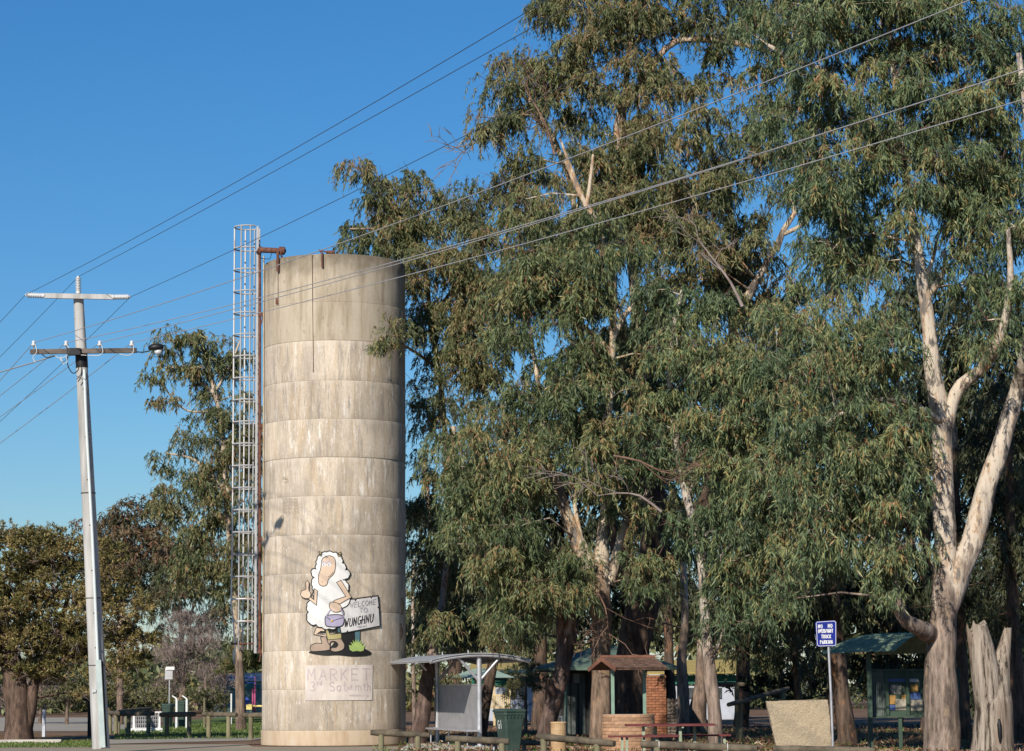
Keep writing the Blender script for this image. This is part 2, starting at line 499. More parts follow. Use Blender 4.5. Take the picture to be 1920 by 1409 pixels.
# thin conduits, pipe stubs and rusty gear on top
cyl_tube('conduit', [(585.5, 478), (586, 560), (587, 640), (587.5, 698)], .008, RUST, .02)
cyl_tube('pipe_stub', [(604, 474), (604.5, 502)], .03, RUST, .05)
cyl_tube('pipe_stub', [(521, 478), (521, 509)], .045, RUST, .07)
cyl_tube('rod', [(521, 509), (521.5, 572)], .006, RUST, .03)
mb = MB(); mb.box(cyl(519, 565, .03), (.07, .04, .16)); mb.build('clip', RUST, tower)
mb = MB()
mb.tube([W(487, 469, TY - .3), W(533, 471, TY - .9)], .085, 10)
mb.tube([W(484, 468, TY - .3), W(491, 472, TY - .3)], .12, 10)
mb.tube([W(523, 470, TY - .9), W(534, 471, TY - .9)], .12, 8)
mb.tube([W(521, 471, TY - 1.0), W(521, 480, TY - 1.2)], .05, 8)
mb.tube([W(525, 470, TY - 1.0), W(529, 484, TY - 1.0)], .03, 6)
mb.build('davit', RUST, tower)
mb = MB(); mb.tube([W(510, 474, TY - 1), W(506, 486, TY - 1), W(496, 486, TY - 1), W(488, 484, TY - .5)], .012, 5); mb.build('cable', BLACK, tower)
mb = MB()
zr = TOP + .05
mb.tube([W(598, 469, TY - 1.9), W(612, 473, TY - 1.9), W(622, 475, TY - 1.9)], .022, 6)
mb.tube([W(598, 469, TY - 1.9), W(604, 475, TY - 1.9)], .022, 6)
mb.box(W(620, 473.5, TY - 1.8), (.25, .2, .07)); mb.build('hatch_bracket', RUST, tower)
# standoff pipe + brackets on the left flank
mb = MB(); mb.tube([W(487, 468, TY - .25), W(487.2, 800, TY - .25), W(487, 1224, TY - .25)], .042, 8); mb.build('rusty_pipe', RUST, tower)
cyl_tube('downpipe', [(494.6, 480), (494, 800), (493.4, 1100), (492.6, 1225)], .022, M2('stained_pipe', (.33, .25, .15), (.5, .44, .32), 3), .045)
for py in (590, 800, 1011, 1222):
    mb = MB()
    a = W(484, py, TY - .25); b = Vector((TX - TR + .03, TY - .25, a.z))
    mb.beam(a, b + Vector((.02, 0, 0)), .10, .10)
    mb.beam(b + Vector((-.05, 0, -.02)), b + Vector((-.10, 0, -.30)), .04, .03)
    mb.box(b, (.03, .22, .22))
    mb.build('bracket', RUST, tower)
# side cable box, broken pockets on the right
for px, py, h in ((753, 1137, .5), (751, 1185, .45)):
    mb = MB(); p = cyl(px, py, .0); mb.tube([p + Vector((.0, -.02, -h / 2)), p + Vector((.03, -.03, 0)), p + Vector((0, -.02, h / 2))], [.03, .05, .025], 6, wob=.3)
    mb.build('cable_stub', M2('dark_stub', (.012, .010, .008), (.035, .025, .018), 9), tower)

# ladder and safety cage
LX, LR_ = XG(457.5, TY).x, .385
lz0, lz1 = W(462, 1219, TY).z, W(462, 427, TY).z
lad = thing('caged_ladder', 'white caged access ladder fixed to the left side of the tower', 'ladder', (LX, TY, 0))
CAGE = paint('chalky_cage_paint', (.40, .40, .40), .6)
for j, a in enumerate((180, 248, 290, 105, 62)):
    x, y = LX + LR_ * math.cos(R(a)), TY + LR_ * math.sin(R(a))
    mb = MB()
    if a == 180:   # bent near its foot
        pts = [(x, y, lz1), (x, y, 6.0), (x - .02, y, 4.2), (x + .11, y, 2.9), (x + .08, y, 2.3), (x + .05, y, lz0)]
    else: pts = [(x, y, lz1), (x, y, lz0)]
    mb.tube(pts, .024, 6)
    mb.build('cage_bar', GALV_RUST if a in (180, 105) else CAGE, lad)
hoop = None; z = lz1; k = 0
while z > lz0 + .05 and k < 40:
    if hoop is None:
        mb = MB()
        pts = [(LX + LR_ * math.cos(R(t)), TY + LR_ * math.sin(R(t)), z) for t in range(38, 323, 12)]
        mb.tube(pts, .024, 6)
        hoop = mb.build('cage_hoop', CAGE, lad); hz = z
    else:
        o = dup(hoop, lad, (0, 0, z - hz))
        if k in (17, 18, 19):
            o.data = hoop.data.copy(); o.data.materials[0] = GALV_RUST if k < 19 else RUST
    z -= .655; k += 1
sx = LX + .33
for dy in (-.22, .22):
    mb = MB(); mb.beam((sx, TY + dy, lz0 - .1), (sx, TY + dy, lz1 + .0), .05, .065, (1, 0, 0)); mb.build('stringer', CAGE, lad)
rung = None; z = lz0 + .1; rz0 = z
while z < lz1 - .3:
    if rung is None:
        mb = MB(); mb.tube([(sx, TY - .21, z), (sx, TY + .21, z)], .018, 6); rung = mb.build('rung', M2('dark_steel', (.05, .045, .04), (.10, .08, .07), 5), lad)
    else: dup(rung, lad, (0, 0, z - rz0))
    z += .30

# ================================================================== painted boards on the tower
def poly_on(name, poly, mat, off, parent, mapper, step=7.0, thick=0.0):
    bm = bmesh.new()
    vs = [bm.verts.new((p[0], p[1], 0)) for p in poly]
    es = [bm.edges.new((vs[i], vs[(i + 1) % len(vs)])) for i in range(len(vs))]
    tris = tessellate_polygon([[Vector((p[0], p[1], 0)) for p in poly]])
    for t in tris:
        try: bm.faces.new([vs[i] for i in t])
        except ValueError: pass
    x0 = min(p[0] for p in poly); x1 = max(p[0] for p in poly)
    if step:
        x = math.floor(x0 / step) * step + step
        while x < x1:
            bmesh.ops.bisect_plane(bm, geom=bm.verts[:] + bm.edges[:] + bm.faces[:], plane_co=(x, 0, 0), plane_no=(1, 0, 0))
            x += step
    if thick:
        front = {}
        bm.verts.ensure_lookup_table()
        bound = [e for e in bm.edges if len(e.link_faces) == 1]
        co = {v: (v.co.x, v.co.y) for v in bm.verts}
        back = {v: bm.verts.new((0, 0, 0)) for v in set(v for e in bound for v in e.verts)}
        for e in bound:
            a, b = e.verts
            bm.faces.new((a, b, back[b], back[a]))
        for v, b in back.items(): b.co = mapper(co[v][0], co[v][1], off - thick)
        for v, c in co.items(): v.co = mapper(c[0], c[1], off)
    else:
        for v in bm.verts: v.co = mapper(v.co.x, v.co.y, off)
    bmesh.ops.recalc_face_normals(bm, faces=bm.faces)
    ol = root_loc(parent)
    for v in bm.verts: v.co -= ol
    me = bpy.data.meshes.new(name); bm.to_mesh(me); bm.free()
    # face the viewer side
    me.materials.append(mat)
    return link(bpy.data.objects.new(name, me), parent)
def ribbon2d(pts, wd):
    pts = [Vector((p[0], p[1])) for p in pts]
    L = []; Rr = []
    for i, p in enumerate(pts):
        a = pts[max(i - 1, 0)]; b = pts[min(i + 1, len(pts) - 1)]
        d1 = (p - a); d2 = (b - p)
        if d1.length < 1e-6: d1 = d2
        if d2.length < 1e-6: d2 = d1
        d1 = d1.normalized(); d2 = d2.normalized()
        t = d1 + d2
        if t.length < .3: t = d1
        t.normalize(); nrm = Vector((-t.y, t.x))
        s = wd / 2 / max(.5, abs(nrm.dot(Vector((-d1.y, d1.x)))))
        ext = Vector((0, 0))
        if i == 0: ext = -d2 * wd * .3
        if i == len(pts) - 1: ext = d1 * wd * .3
        L.append(p + nrm * s + ext); Rr.append(p - nrm * s + ext)
    return L, Rr
def strokes_on(name, strokes, wd, mat, off, parent, mapper, seg=6.0):
    V = []; F = []
    for si, st_ in enumerate(strokes):
        pts = [st_[0]]
        for q in st_[1:]:
            a = Vector(pts[-1][:2]); b = Vector(q[:2]); n = max(1, int((b - a).length / seg))
            for k in range(n): pts.append(tuple(a.lerp(b, (k + 1) / n)))
        L, Rr = ribbon2d(pts, wd)
        o = off + .0007 * (si % 7)
        n0 = len(V)
        for l, r in zip(L, Rr): V += [mapper(l.x, l.y, o), mapper(r.x, r.y, o)]
        for k in range(len(L) - 1): F.append((n0 + 2 * k, n0 + 2 * k + 1, n0 + 2 * k + 3, n0 + 2 * k + 2))
    mb = MB(); mb.add(V, F)
    return mb.build(name, mat, parent)
def arc(cx, cy, rx, ry, a0, a1, n=12):
    return [(cx + rx * math.cos(R(a0 + (a1 - a0) * k / n)), cy + ry * math.sin(R(a0 + (a1 - a0) * k / n))) for k in range(n + 1)]
GLY = {
 'W': [[(0, 1), (.25, 0), (.5, .75), (.75, 0), (1, 1)]], 'E': [[(.8, 1), (0, 1), (0, 0), (.8, 0)], [(0, .52), (.65, .52)]],
 'L': [[(0, 1), (0, 0), (.75, 0)]], 'C': [arc(.45, .5, .45, .5, 50, 310)], 'O': [arc(.45, .5, .45, .5, 90, 450, 16)],
 'M': [[(0, 0), (.08, 1), (.45, .35), (.82, 1), (.9, 0)]], 'T': [[(0, 1), (.9, 1)], [(.45, 1), (.45, 0)]],
 'U': [[(0, 1)] + arc(.4, .35, .4, .35, 180, 360) + [(.8, 1)]], 'N': [[(0, 0), (0, 1), (.75, 0), (.75, 1)]],
 'G': [arc(.45, .5, .45, .5, 50, 360) + [(.5, .48)]], 'H': [[(0, 1), (0, 0)], [(.75, 1), (.75, 0)], [(0, .5), (.75, .5)]],
 'V': [[(0, 1), (.4, 0), (.8, 1)]], 'R': [[(0, 0), (0, 1)] + arc(.35, .75, .38, .25, 90, -90, 8) + [(0, .5)], [(.3, .5), (.8, 0)]],
 'I': [[(.15, 1), (.15, 0)]], 'K': [[(0, 1), (0, 0)], [(.75, 1), (0, .42)], [(.2, .56), (.8, 0)]],
 'P': [[(0, 0), (0, 1)] + arc(.35, .74, .38, .26, 90, -90, 8) + [(0, .48)]], 'A': [[(0, 0), (.42, 1), (.84, 0)], [(.16, .36), (.68, .36)]],
 'S': [arc(.4, .74, .36, .26, 30, 270, 8) + arc(.4, .25, .38, .25, 90, -150, 8)],
 '3': [arc(.35, .74, .36, .26, 150, -80, 8) + arc(.35, .25, .40, .25, 80, -150, 8)],
 'r': [[(0, .6), (0, 0)], arc(.3, .35, .3, .25, 180, 60, 6)], 'd': [arc(.3, .3, .3, .3, 0, 360, 12), [(.6, 1), (.6, 0)]],
 'a': [arc(.3, .3, .3, .3, 0, 360, 12), [(.6, .6), (.6, 0)]], 't': [[(.25, .95), (.25, .1), (.45, 0)], [(0, .65), (.5, .65)]],
 'o': [arc(.3, .3, .3, .3, 0, 360, 12)], 'f': [arc(.35, .8, .2, .2, 60, 180, 5) + [(.15, 0)], [(0, .55), (.4, .55)]],
 'm': [[(0, .6), (0, 0)], arc(.22, .38, .22, .22, 180, 0, 6) + [(.44, 0)], arc(.66, .38, .22, .22, 180, 0, 6) + [(.88, 0)]],
 'h': [[(0, 1), (0, 0)], arc(.25, .33, .25, .27, 180, 0, 6) + [(.5, 0)]], '.': [[(.1, .1), (.1, .0)]],
 '6': [arc(.4, .28, .36, .28, 180, 540, 12), arc(.8, .35, .76, .68, 180, 112, 8)], '1': [[(.0, .75), (.25, 1), (.25, 0)]],
 'n': [[(0, .6), (0, 0)], arc(.25, .35, .25, .25, 180, 0, 6) + [(.5, 0)]], 'e': [[(.02, .32), (.58, .32)] + arc(.3, .3, .29, .3, 5, 310, 10)],
 'w': [[(0, .6), (.18, 0), (.35, .5), (.52, 0), (.7, .6)]], '(': [arc(.5, .5, .35, .65, 130, 230, 6)], ')': [arc(-.1, .5, .35, .65, 50, -50, 6)],
}
ADV = {'I': .45, '.': .35, 'r': .55, 't': .6, 'f': .5, 'M': 1.15, 'W': 1.2, 'm': 1.1, '1': .5, '(': .45, ')': .35, ' ': .7, 'h': .75, 'n': .75, 'o': .8, 'a': .85, 'd': .85, 'e': .8, 'w': .95}
def text_strokes(txt, x, y, h, slope=0.0, wid=.62, gap=.22, lean=0.0, jitter=0.0, seed=1):
    "strokes in photo pixels; (x, y) is the left end of the base line, h the capital height"
    rg = random.Random(seed); out = []; cx = x
    for ch in txt:
        if ch != ' ':
            dj = rg.uniform(-jitter, jitter) * h
            for st_ in GLY[ch]:
                out.append([(cx + p[0] * h * wid + p[1] * h * lean, y + dj - p[1] * h - slope * (cx + p[0] * h * wid - x)) for p in st_])
        cx += (ADV.get(ch, 1.0) * wid + gap) * h
    return out
def z7(pts): return [(540 + x / 4.271, 1010 + y / 4.271) for x, y in pts]
def smooth(pts, n=5, closed=True):
    P = [Vector((p[0], p[1])) for p in pts]; out = []; N_ = len(P)
    rngN = range(N_) if closed else range(N_ - 1)
    for i in rngN:
        if closed: p0, p1, p2, p3 = P[i - 1], P[i], P[(i + 1) % N_], P[(i + 2) % N_]
        else: p0, p1, p2, p3 = P[max(i - 1, 0)], P[i], P[i + 1], P[min(i + 2, N_ - 1)]
        for k in range(n):
            t = k / n
            q = .5 * ((2 * p1) + (-p0 + p2) * t + (2 * p0 - 5 * p1 + 4 * p2 - p3) * t * t + (-p0 + 3 * p1 - 3 * p2 + p3) * t ** 3)
            out.append((q.x, q.y))
    if not closed: out.append(tuple(P[-1]))
    return out
def scallop(pts, bulge=.32, n=6):
    "woolly outline: a round bump outward on every edge (points clockwise on screen)"
    out = []; N_ = len(pts)
    for i in range(N_):
        a = Vector(pts[i]); b = Vector(pts[(i + 1) % N_]); d = b - a; nrm = Vector((d.y, -d.x))
        for k in range(n):
            t = k / n
            out.append(tuple(a + d * t + nrm * bulge * math.sin(math.pi * t) * 1.0))
    return out
INK = paint('black_outline_paint', (.015, .014, .014), .5)
FLEECE = M2('white_fleece_paint', (.60, .595, .58), (.72, .715, .70), 3.5, (1, 1, .3), .6, bump=.1)
SKIN = paint('peach_paint', (.62, .47, .35), .6, .88)
LILAC = paint('lilac_paint', (.36, .33, .46), .6)
BOOT = paint('brown_boot_paint', (.37, .275, .21), .6)
SOLE = paint('yellow_green_paint', (.42, .36, .16), .5)
BOARD_W = M2('white_board_paint', (.50, .49, .485), (.64, .625, .62), 3.5, (1, 1, .4), .6, bump=.1)
POST_B = paint('teal_post_paint', (.08, .16, .19), .5)
TUFT = paint('lime_grass_paint', (.34, .46, .14), .6)
sheep = thing('painted_board', 'cut-out board of a cartoon sheep with a purple bag, fixed to the tower', 'painted board', cyl(640, 1130))
def shape(name, poly, mat, off, line=1.5, thick=0.0):
    o = poly_on(name, poly, mat, off, sheep, cyl, 7, thick)
    if line:
        strokes_on('outline', [list(poly) + [poly[0]]], line, INK, off + .0025, o, cyl)
    return o
# ground shadow painted on the board, then posts, sign, body ... each layer a little prouder
shape('painted_ground', smooth(z7([(165, 908), (240, 895), (330, 880), (400, 760), (250, 760), (300, 720), (530, 720), (545, 850), (620, 885), (668, 915), (640, 938), (520, 945), (400, 935), (300, 938), (200, 925)]), 4), INK, .020, 0, .016)
shape('sign_leg', z7([(532, 735), (578, 728), (576, 872), (540, 872)]), POST_B, .024, 1.0)
shape('sign_leg', z7([(395, 712), (428, 715), (428, 757), (400, 752)]), POST_B, .024, 1.0)
tuft = []
for k in range(15):
    a = R(200 + 140 * k / 14); rr = 62 if k % 2 == 0 else 38
    tuft.append((552 + rr * 1.1 * math.cos(a), 880 + rr * 1.25 * math.sin(a)))
tuft += [(605, 898), (580, 905), (550, 900), (520, 906), (495, 892)]
shape('grass_tuft', z7(tuft), TUFT, .028, .0)
shape('leg', z7([(228, 712), (300, 724), (290, 745), (262, 742), (230, 765), (318, 775), (318, 792), (205, 768)]), SKIN, .028, 1.2)
shape('boot', smooth(z7([(262, 790), (330, 800), (335, 880), (320, 895), (210, 905), (180, 895), (185, 855), (235, 838), (272, 840)]), 4), BOOT, .032, 1.3)
shape('boot', smooth(z7([(318, 775), (420, 760), (428, 805), (452, 850), (440, 890), (380, 908), (342, 895), (352, 875), (385, 872), (400, 848), (378, 825), (345, 826), (330, 850), (312, 810)]), 4), BOOT, .036, 1.3)
shape('boot_cuff', z7([(300, 732), (318, 728), (336, 768), (426, 760), (428, 802), (318, 812)]), SOLE, .039, 1.0)
wb = shape('welcome_sign', z7([(432, 494), (535, 484), (540, 496), (548, 482), (660, 466), (668, 474), (676, 463), (722, 459), (730, 545), (722, 552), (731, 560), (738, 702), (480, 752), (476, 742), (468, 754), (425, 760), (400, 640)]), BOARD_W, .041, 2.2)
GREY_INK = paint('faded_grey_paint', (.30, .28, .30), .6)
strokes_on('lettering', text_strokes('WELCOME', *z7([(498, 555)])[0], 9.0, .14, .62, .14, .05, .03), 1.15, GREY_INK, .0455, wb, cyl, 4)
strokes_on('lettering', text_strokes('TO', *z7([(572, 592)])[0], 8.2, .02, .85, .2), 1.15, GREY_INK, .0455, wb, cyl, 4)
strokes_on('lettering', text_strokes('WUNGHNU', *z7([(452, 712)])[0], 15.5, .19, .40, .10, .12, .03), 1.7, INK, .0455, wb, cyl, 4)
strokes_on('lettering', text_strokes('(one ewe)', *z7([(560, 716)])[0], 3.6, .15, .55, .12), .5, GREY_INK, .0455, wb, cyl, 4)
body = z7([(232, 170), (262, 128), (310, 108), (360, 112), (405, 128), (432, 160), (436, 195), (462, 222), (462, 250), (494, 268), (492, 300), (462, 325), (438, 330), (470, 350), (486, 392), (470, 430), (500, 480), (430, 560), (436, 640), (400, 705), (330, 724), (270, 712), (225, 690), (170, 678), (152, 630), (162, 590), (152, 540), (165, 505), (215, 480), (205, 420), (196, 385), (190, 350), (208, 312), (188, 280), (190, 250), (222, 244), (228, 205)])
fl = shape('fleece', scallop(body, .20, 5), FLEECE, .047, 2.0)
for e in ([(248, 105), (272, 112), (268, 142), (256, 140)], [(394, 124), (424, 108), (424, 142), (405, 146)]):
    shape('ear', z7(e), SOLE, .049, 1.2)
fa = shape('face', smooth(z7([(275, 165), (330, 138), (372, 160), (380, 215), (368, 280), (325, 325), (312, 368), (280, 382), (248, 362), (244, 300), (262, 240)]), 4), SKIN, .052, 1.2)
for ex in (288, 328):
    eye = poly_on('eye', smooth(z7([(ex - 17, 212), (ex, 196), (ex + 16, 212), (ex, 226)]), 3), FLEECE, .055, sheep, cyl, 7)
    strokes_on('pupil', [z7([(ex - 2, 206), (ex - 1, 216)])], 1.5, paint('blue_eye_paint', (.05, .09, .28)), .058, eye, cyl)
    strokes_on('eyelid', [smooth(z7([(ex - 20, 200), (ex - 5, 184), (ex + 18, 198)]), 3, False)], 1.6, paint('mauve_eyelid_paint', (.42, .40, .55)), .0575, eye, cyl)
strokes_on('mouth', [smooth(z7([(362, 270), (340, 298), (322, 306)]), 3, False), z7([(272, 344), (277, 349)]), smooth(z7([(285, 152), (305, 148), (318, 152)]), 3, False)], .9, INK, .056, fa, cyl)
shape('arm', z7([(388, 352), (425, 335), (510, 472), (470, 492), (380, 545), (408, 520), (330, 535), (372, 495), (462, 464)]), SKIN, .055, 1.2)
shape('hand', smooth(z7([(345, 510), (400, 520), (425, 545), (428, 575), (395, 590), (355, 582), (330, 545)]), 4), SKIN, .058, 1.2)
shape('arm', z7([(208, 400), (236, 420), (228, 535), (160, 482), (172, 462), (208, 492)]), SKIN, .055, 1.2)
shape('hand', smooth(z7([(142, 350), (158, 340), (168, 360), (166, 410), (182, 440), (172, 476), (130, 478), (102, 455), (110, 420), (142, 405)]), 4), SKIN, .058, 1.2)
bag = shape('handbag', smooth(z7([(300, 625), (340, 612), (420, 612), (448, 640), (440, 690), (400, 708), (330, 706), (300, 690)]), 3), LILAC, .060, 1.6)
strokes_on('bag_handle', [smooth(z7([(304, 625), (340, 572), (360, 585)]), 3, False), smooth(z7([(446, 632), (424, 560)]), 3, False)], 1.8, LILAC, .064, bag, cyl)
strokes_on('flap_line', [z7([(302, 622), (352, 662), (446, 632)])], 1.0, INK, .064, bag, cyl)
mb = MB(); mb.lathe(cyl(*z7([(352, 660)])[0], .066), [(.035, 0), (.03, .012), (0, .014)], 10, Matrix.Rotation(R(90), 3, 'X')); mb.build('clasp', paint('gold_paint', (.6, .42, .1)), bag)

mk = thing('market_sign', 'faded white MARKET board low on the tower below the sheep', 'sign', cyl(634, 1280))
brd = poly_on('board', [(571.5, 1248), (699, 1247), (698, 1313), (572.5, 1314)], M2('weathered_white_board', (.47, .41, .37), (.62, .56, .51), 2.5, (1, 1, .5), .7, bump=.1), .022, mk, cyl, 7, .018)
FADED = paint('faded_mauve_paint', (.47, .385, .39), .7)
strokes_on('lettering', text_strokes('MARKET', 577, 1275.5, 21, -.0, .72, .235, 0, .02), 2.0, FADED, .024, mk, cyl)
strokes_on('lettering', text_strokes('3', 582, 1296, 17, 0, .62, .2) + text_strokes('rd', 595, 1285, 9, 0, .6, .2) + text_strokes('Sat', 618, 1296, 17, 0, .68, .12) + text_strokes('.', 648, 1296, 10) + text_strokes('of', 651, 1293, 8, 0, .7, .15) + text_strokes('mth', 667, 1295, 15, 0, .72, .12), 1.7, FADED, .024, mk, cyl)
strokes_on('arrow', [[(655, 1305.5), (678, 1305.5)], [(655, 1303.5), (676, 1303.5)], [(680, 1305), (690, 1305)], [(684, 1300), (691, 1305), (684, 1311)]], 1.1, FADED, .024, mk, cyl)
# pencilled scrawl high on the wall
scr = thing('scrawl', 'faint pencilled scrawl of dark lines left of centre on the tower', 'graffiti', cyl(545, 950))
rg = random.Random(3); S_ = []
for row in range(5):
    y = 938 + row * 6
    for k in range(5):
        x = 529 + k * 6 + row * .8
        S_.append(smooth([(x, y + rg.uniform(-1, 1)), (x + 2, y - 3), (x + 4, y + rg.uniform(-1, 1)), (x + 5, y + 3)], 2, False))
S_ += [smooth([(530, 894), (536, 897), (540, 902), (533, 905)], 3, False), [(529, 898), (538, 899)], smooth([(524, 972), (530, 966), (532, 974), (526, 984)], 3, False)]
strokes_on('pencil_lines', S_, .55, paint('pencil_grey', (.24, .185, .13), .9), .012, scr, cyl)
# ================================================================== power pole
PY = 64.8
pole = thing('power_pole', 'leaning grey concrete power pole with two cross arms left of the tower', 'power pole', XG(189, PY))
def PA(t):   # axis of the pole, t = photo row
    x = 189.5 + (147 - 189.5) * (1402 - t) / (1402 - 556)
    return W(x, t, PY)
CPOLE = M2('spun_concrete_pole', (.27, .265, .25), (.48, .47, .45), 5, (1, 1, .12), .9, bump=.4, bs=20, bd=.006, lo=.3, hi=.6)
rows = [1404, 1250, 1000, 800, 650, 556]
mb = MB(); mb.tube([PA(t) for t in rows], [U(33, PY) / 2, U(31, PY) / 2, U(27, PY) / 2, U(24, PY) / 2, U(21, PY) / 2, U(19, PY) / 2], 20)
mb.build('shaft', CPOLE, pole)
for t, r in ((925, .20), (1122, .215), (1248, .225)):
    mb = MB(); p = PA(t); mb.tube([p - Vector((0, 0, .012)), p + Vector((0, 0, .012))], r, 20, False); mb.build('steel_band', M2('dark_steel', (.05, .045, .04), (.1, .08, .07), 5), pole)
mb = MB(); fr = PY - .27
mb.tube([W(158, 693, fr), W(162, 800, fr), W(173, 1000, fr), W(184, 1250, fr)], .04, 8); mb.build('cable_conduit', paint('pale_pvc', (.62, .68, .68), .4, .95), pole)
mb = MB(); mb.beam(W(184.5, 1238, fr - .01), W(193, 1402, fr - .01), .14, .09, (0, 1, 0)); mb.build('cable_guard', M2('galvanised_guard', (.33, .40, .40), (.46, .52, .50), 3, rough=.5, metal=.2, bump=.05), pole)
mb = MB(); mb.tube([W(191, 1240, fr + .1), W(199, 1400, fr + .1)], .03, 6); mb.build('earth_cable', BLACK, pole)
def ribbed(p, axis, L, r, n=9):
    mb = MB(); M = Vector(axis).normalized().to_track_quat('Z', 'Y').to_matrix()
    prof = [(0, 0), (r * .75, 0), (r * .75, L * .12)]
    for k in range(n):
        z = L * (.12 + .8 * k / n); d = L * .8 / n
        prof += [(r * .55, z), (r, z + d * .35), (r * .55, z + d * .8)]
    prof += [(r * .45, L * .93), (r * .4, L), (0, L)]
    mb.lathe(p, prof, 12, M); return mb
uy = PY - .22
mb = MB(); mb.beam(W(84, 555, uy), W(213, 557.5, uy), .10, .13); mb.build('upper_crossarm', CPOLE, pole)
ribbed(W(85, 555, uy), W(47, 553.5, uy) - W(85, 555, uy), U(38, uy), .085).build('insulator', PORC, pole)
ribbed(W(211, 557.5, uy), W(245, 557, uy) - W(211, 557.5, uy), U(34, uy), .085).build('insulator', PORC, pole)
ribbed(W(147, 552, PY), (-.03, 0, 1), U(35, PY), .085).build('insulator', PORC, pole)
ARM = M2('grey_timber_arm', (.07, .058, .05), (.17, .14, .12), 5, (.3, 1, 1), .9, bump=.4)
ly = PY - .24
mb = MB(); mb.beam(W(57, 660, ly), W(256, 657.5, ly), .11, .125); mb.build('lower_crossarm', ARM, pole)
mb = MB(); mb.box(W(139, 660, ly - .03), (.36, .2, .18)); mb.build('bracket_box', BLACK, pole)
mb = MB(); p = PA(678); mb.tube([PA(664), PA(690)], U(21.6, PY) / 2 + .012, 20, False); mb.build('dark_band', BLACK, pole)
for x in (63, 124, 187, 247):
    mb = MB(); p = W(x, 655, ly); mb.lathe(p, [(.0, -.01), (.018, 0), (.018, .08), (.06, .085), (.068, .13), (.04, .15), (.05, .19), (.045, .22), (0, .225)], 10); mb.build('pin_insulator', PORC, pole)
# looped tails under the arm
JW = paint('white_cable', (.62, .62, .60), .5)
for pts in ([(66, 646), (69, 660), (62, 670), (66, 680)], [(124, 646), (130, 655), (124, 668), (112, 672), (104, 668)], [(114, 668), (118, 680), (126, 680), (124, 668)], [(190, 646), (193, 660), (185, 667), (170, 667), (152, 666)], [(250, 646), (250, 660), (240, 667), (224, 664)], [(112, 672), (116, 678), (120, 684)]):
    mb = MB(); mb.tube([W(x, y, ly - .12) for x, y in smooth(pts, 4, False)], .011, 5); mb.build('jumper_wire', JW, pole)
for pts in ([(127, 668), (127, 685), (136, 700), (146, 695), (148, 684)], [(152, 684), (154, 700), (149, 712), (146, 716)], [(78, 664), (88, 671), (100, 668)]):
    mb = MB(); mb.tube([W(x, y, ly - .05) for x, y in smooth(pts, 4, False)], .014, 5); mb.build('jumper_wire', BLACK, pole)
for k, t in enumerate((730, 820, 900, 985, 1070, 1150, 1215)):      # cable clips
    mb = MB(); x_ = 158 + (184 - 158) * (t - 693) / (1250 - 693); mb.box(W(x_ + 1, t, fr), (.15, .05, .03)); mb.build('cable_clip', M2('dark_steel', (.05, .045, .04), (.1, .08, .07), 5), pole)
mb = MB(); mb.box(W(176, 1296, fr + .02), (.11, .02, .07)); mb.build('number_plate', STEEL, pole)
for px_, t in ((140, 585), (159, 582), (139, 596)):
    mb = MB(); mb.tube([W(px_, t, PY - .1), W(px_, t, PY + .1)], .012, 6); mb.build('bolt', STEEL, pole)
# street lamp on its outreach
lamp = thing('street_lamp', 'dark street lamp head on a thin arm at the end of the lower cross arm', 'street lamp', W(292, 657, ly))
mb = MB(); mb.tube([W(254, 660, ly), W(268, 661, ly), W(282, 658, ly)], .016, 6); mb.build('lamp_arm', BLACK, lamp)
mb = MB(); p = W(292.5, 652, ly)
Mt = Matrix.Rotation(R(-4), 3, 'Y') @ Matrix.Diagonal((1.0, .62, 1.0))
mb.lathe(p, [(0, .10), (.12, .095), (.205, .05), (.21, -.02), (.19, -.05), (0, -.05)], 18, Mt); mb.build('lamp_housing', BLACK, lamp)
mb = MB(); mb.lathe(W(296.5, 658, ly), [(.0, .02), (.10, .02), (.095, -.05), (.06, -.09), (0, -.10)], 16, Matrix.Diagonal((1, .7, 1))); mb.build('lamp_lens', M2('clear_lens', (.45, .46, .48), (.6, .61, .62), 3, rough=.1, bump=0, spec=.5), lamp)

# ------------------------------------------------------------------ overhead wires: one thing each, running through both spans
def wire(pts_l, att, att_px, mid_px, end, mat, r, label, t_mid):
    """att: where it meets the insulator; left point pts_l beyond the frame; end (world) to the right, passing through mid_px"""
    A = att; B = end
    n = 26; pts = []
    L = pts_l
    for k in range(9):
        t = k / 8; q = L.lerp(A, t); q.z -= .25 * 4 * t * (1 - t) * .5; pts.append(q)
    # sag so that the wire passes through the measured middle point
    best = 0; err = 1e9
    for s in range(0, 80):
        sg = s * .04; e = 1e9
        for k in range(1, 80):
            t = k / 80; q = A.lerp(B, t); q.z -= sg * 4 * t * (1 - t)
            d = q - CAM; f = d.dot(_fw)
            if f < 2: continue
            x = CX + F_PX * d.dot(_rt) / f; y = CY - F_PX * d.dot(_up) / f
            e = min(e, math.hypot(x - mid_px[0], y - mid_px[1]))
        if e < err: err = e; best = sg
    for k in range(1, n + 1):
        t = k / n; q = A.lerp(B, t); q.z -= best * 4 * t * (1 - t); pts.append(q)
    mb = MB(); mb.tube(pts, r, 5)
    o = mb.build('power_line', mat, None, A)
    tag(o, label, 'power line', 'overhead lines strung on the concrete pole')
def through(att, px, py, hz, span=62):
    "a wire leaving att so that it crosses the sight line of (px, py) at height hz, carried on to the next support"
    d = ray(px, py); t = (hz - CAM_Z) / d.z; q = CAM + d * t
    v = (q - att); L = math.hypot(v.x, v.y); e = att + v * (span / L)
    e.z = att.z; return e
hz = W(48, 553, uy).z
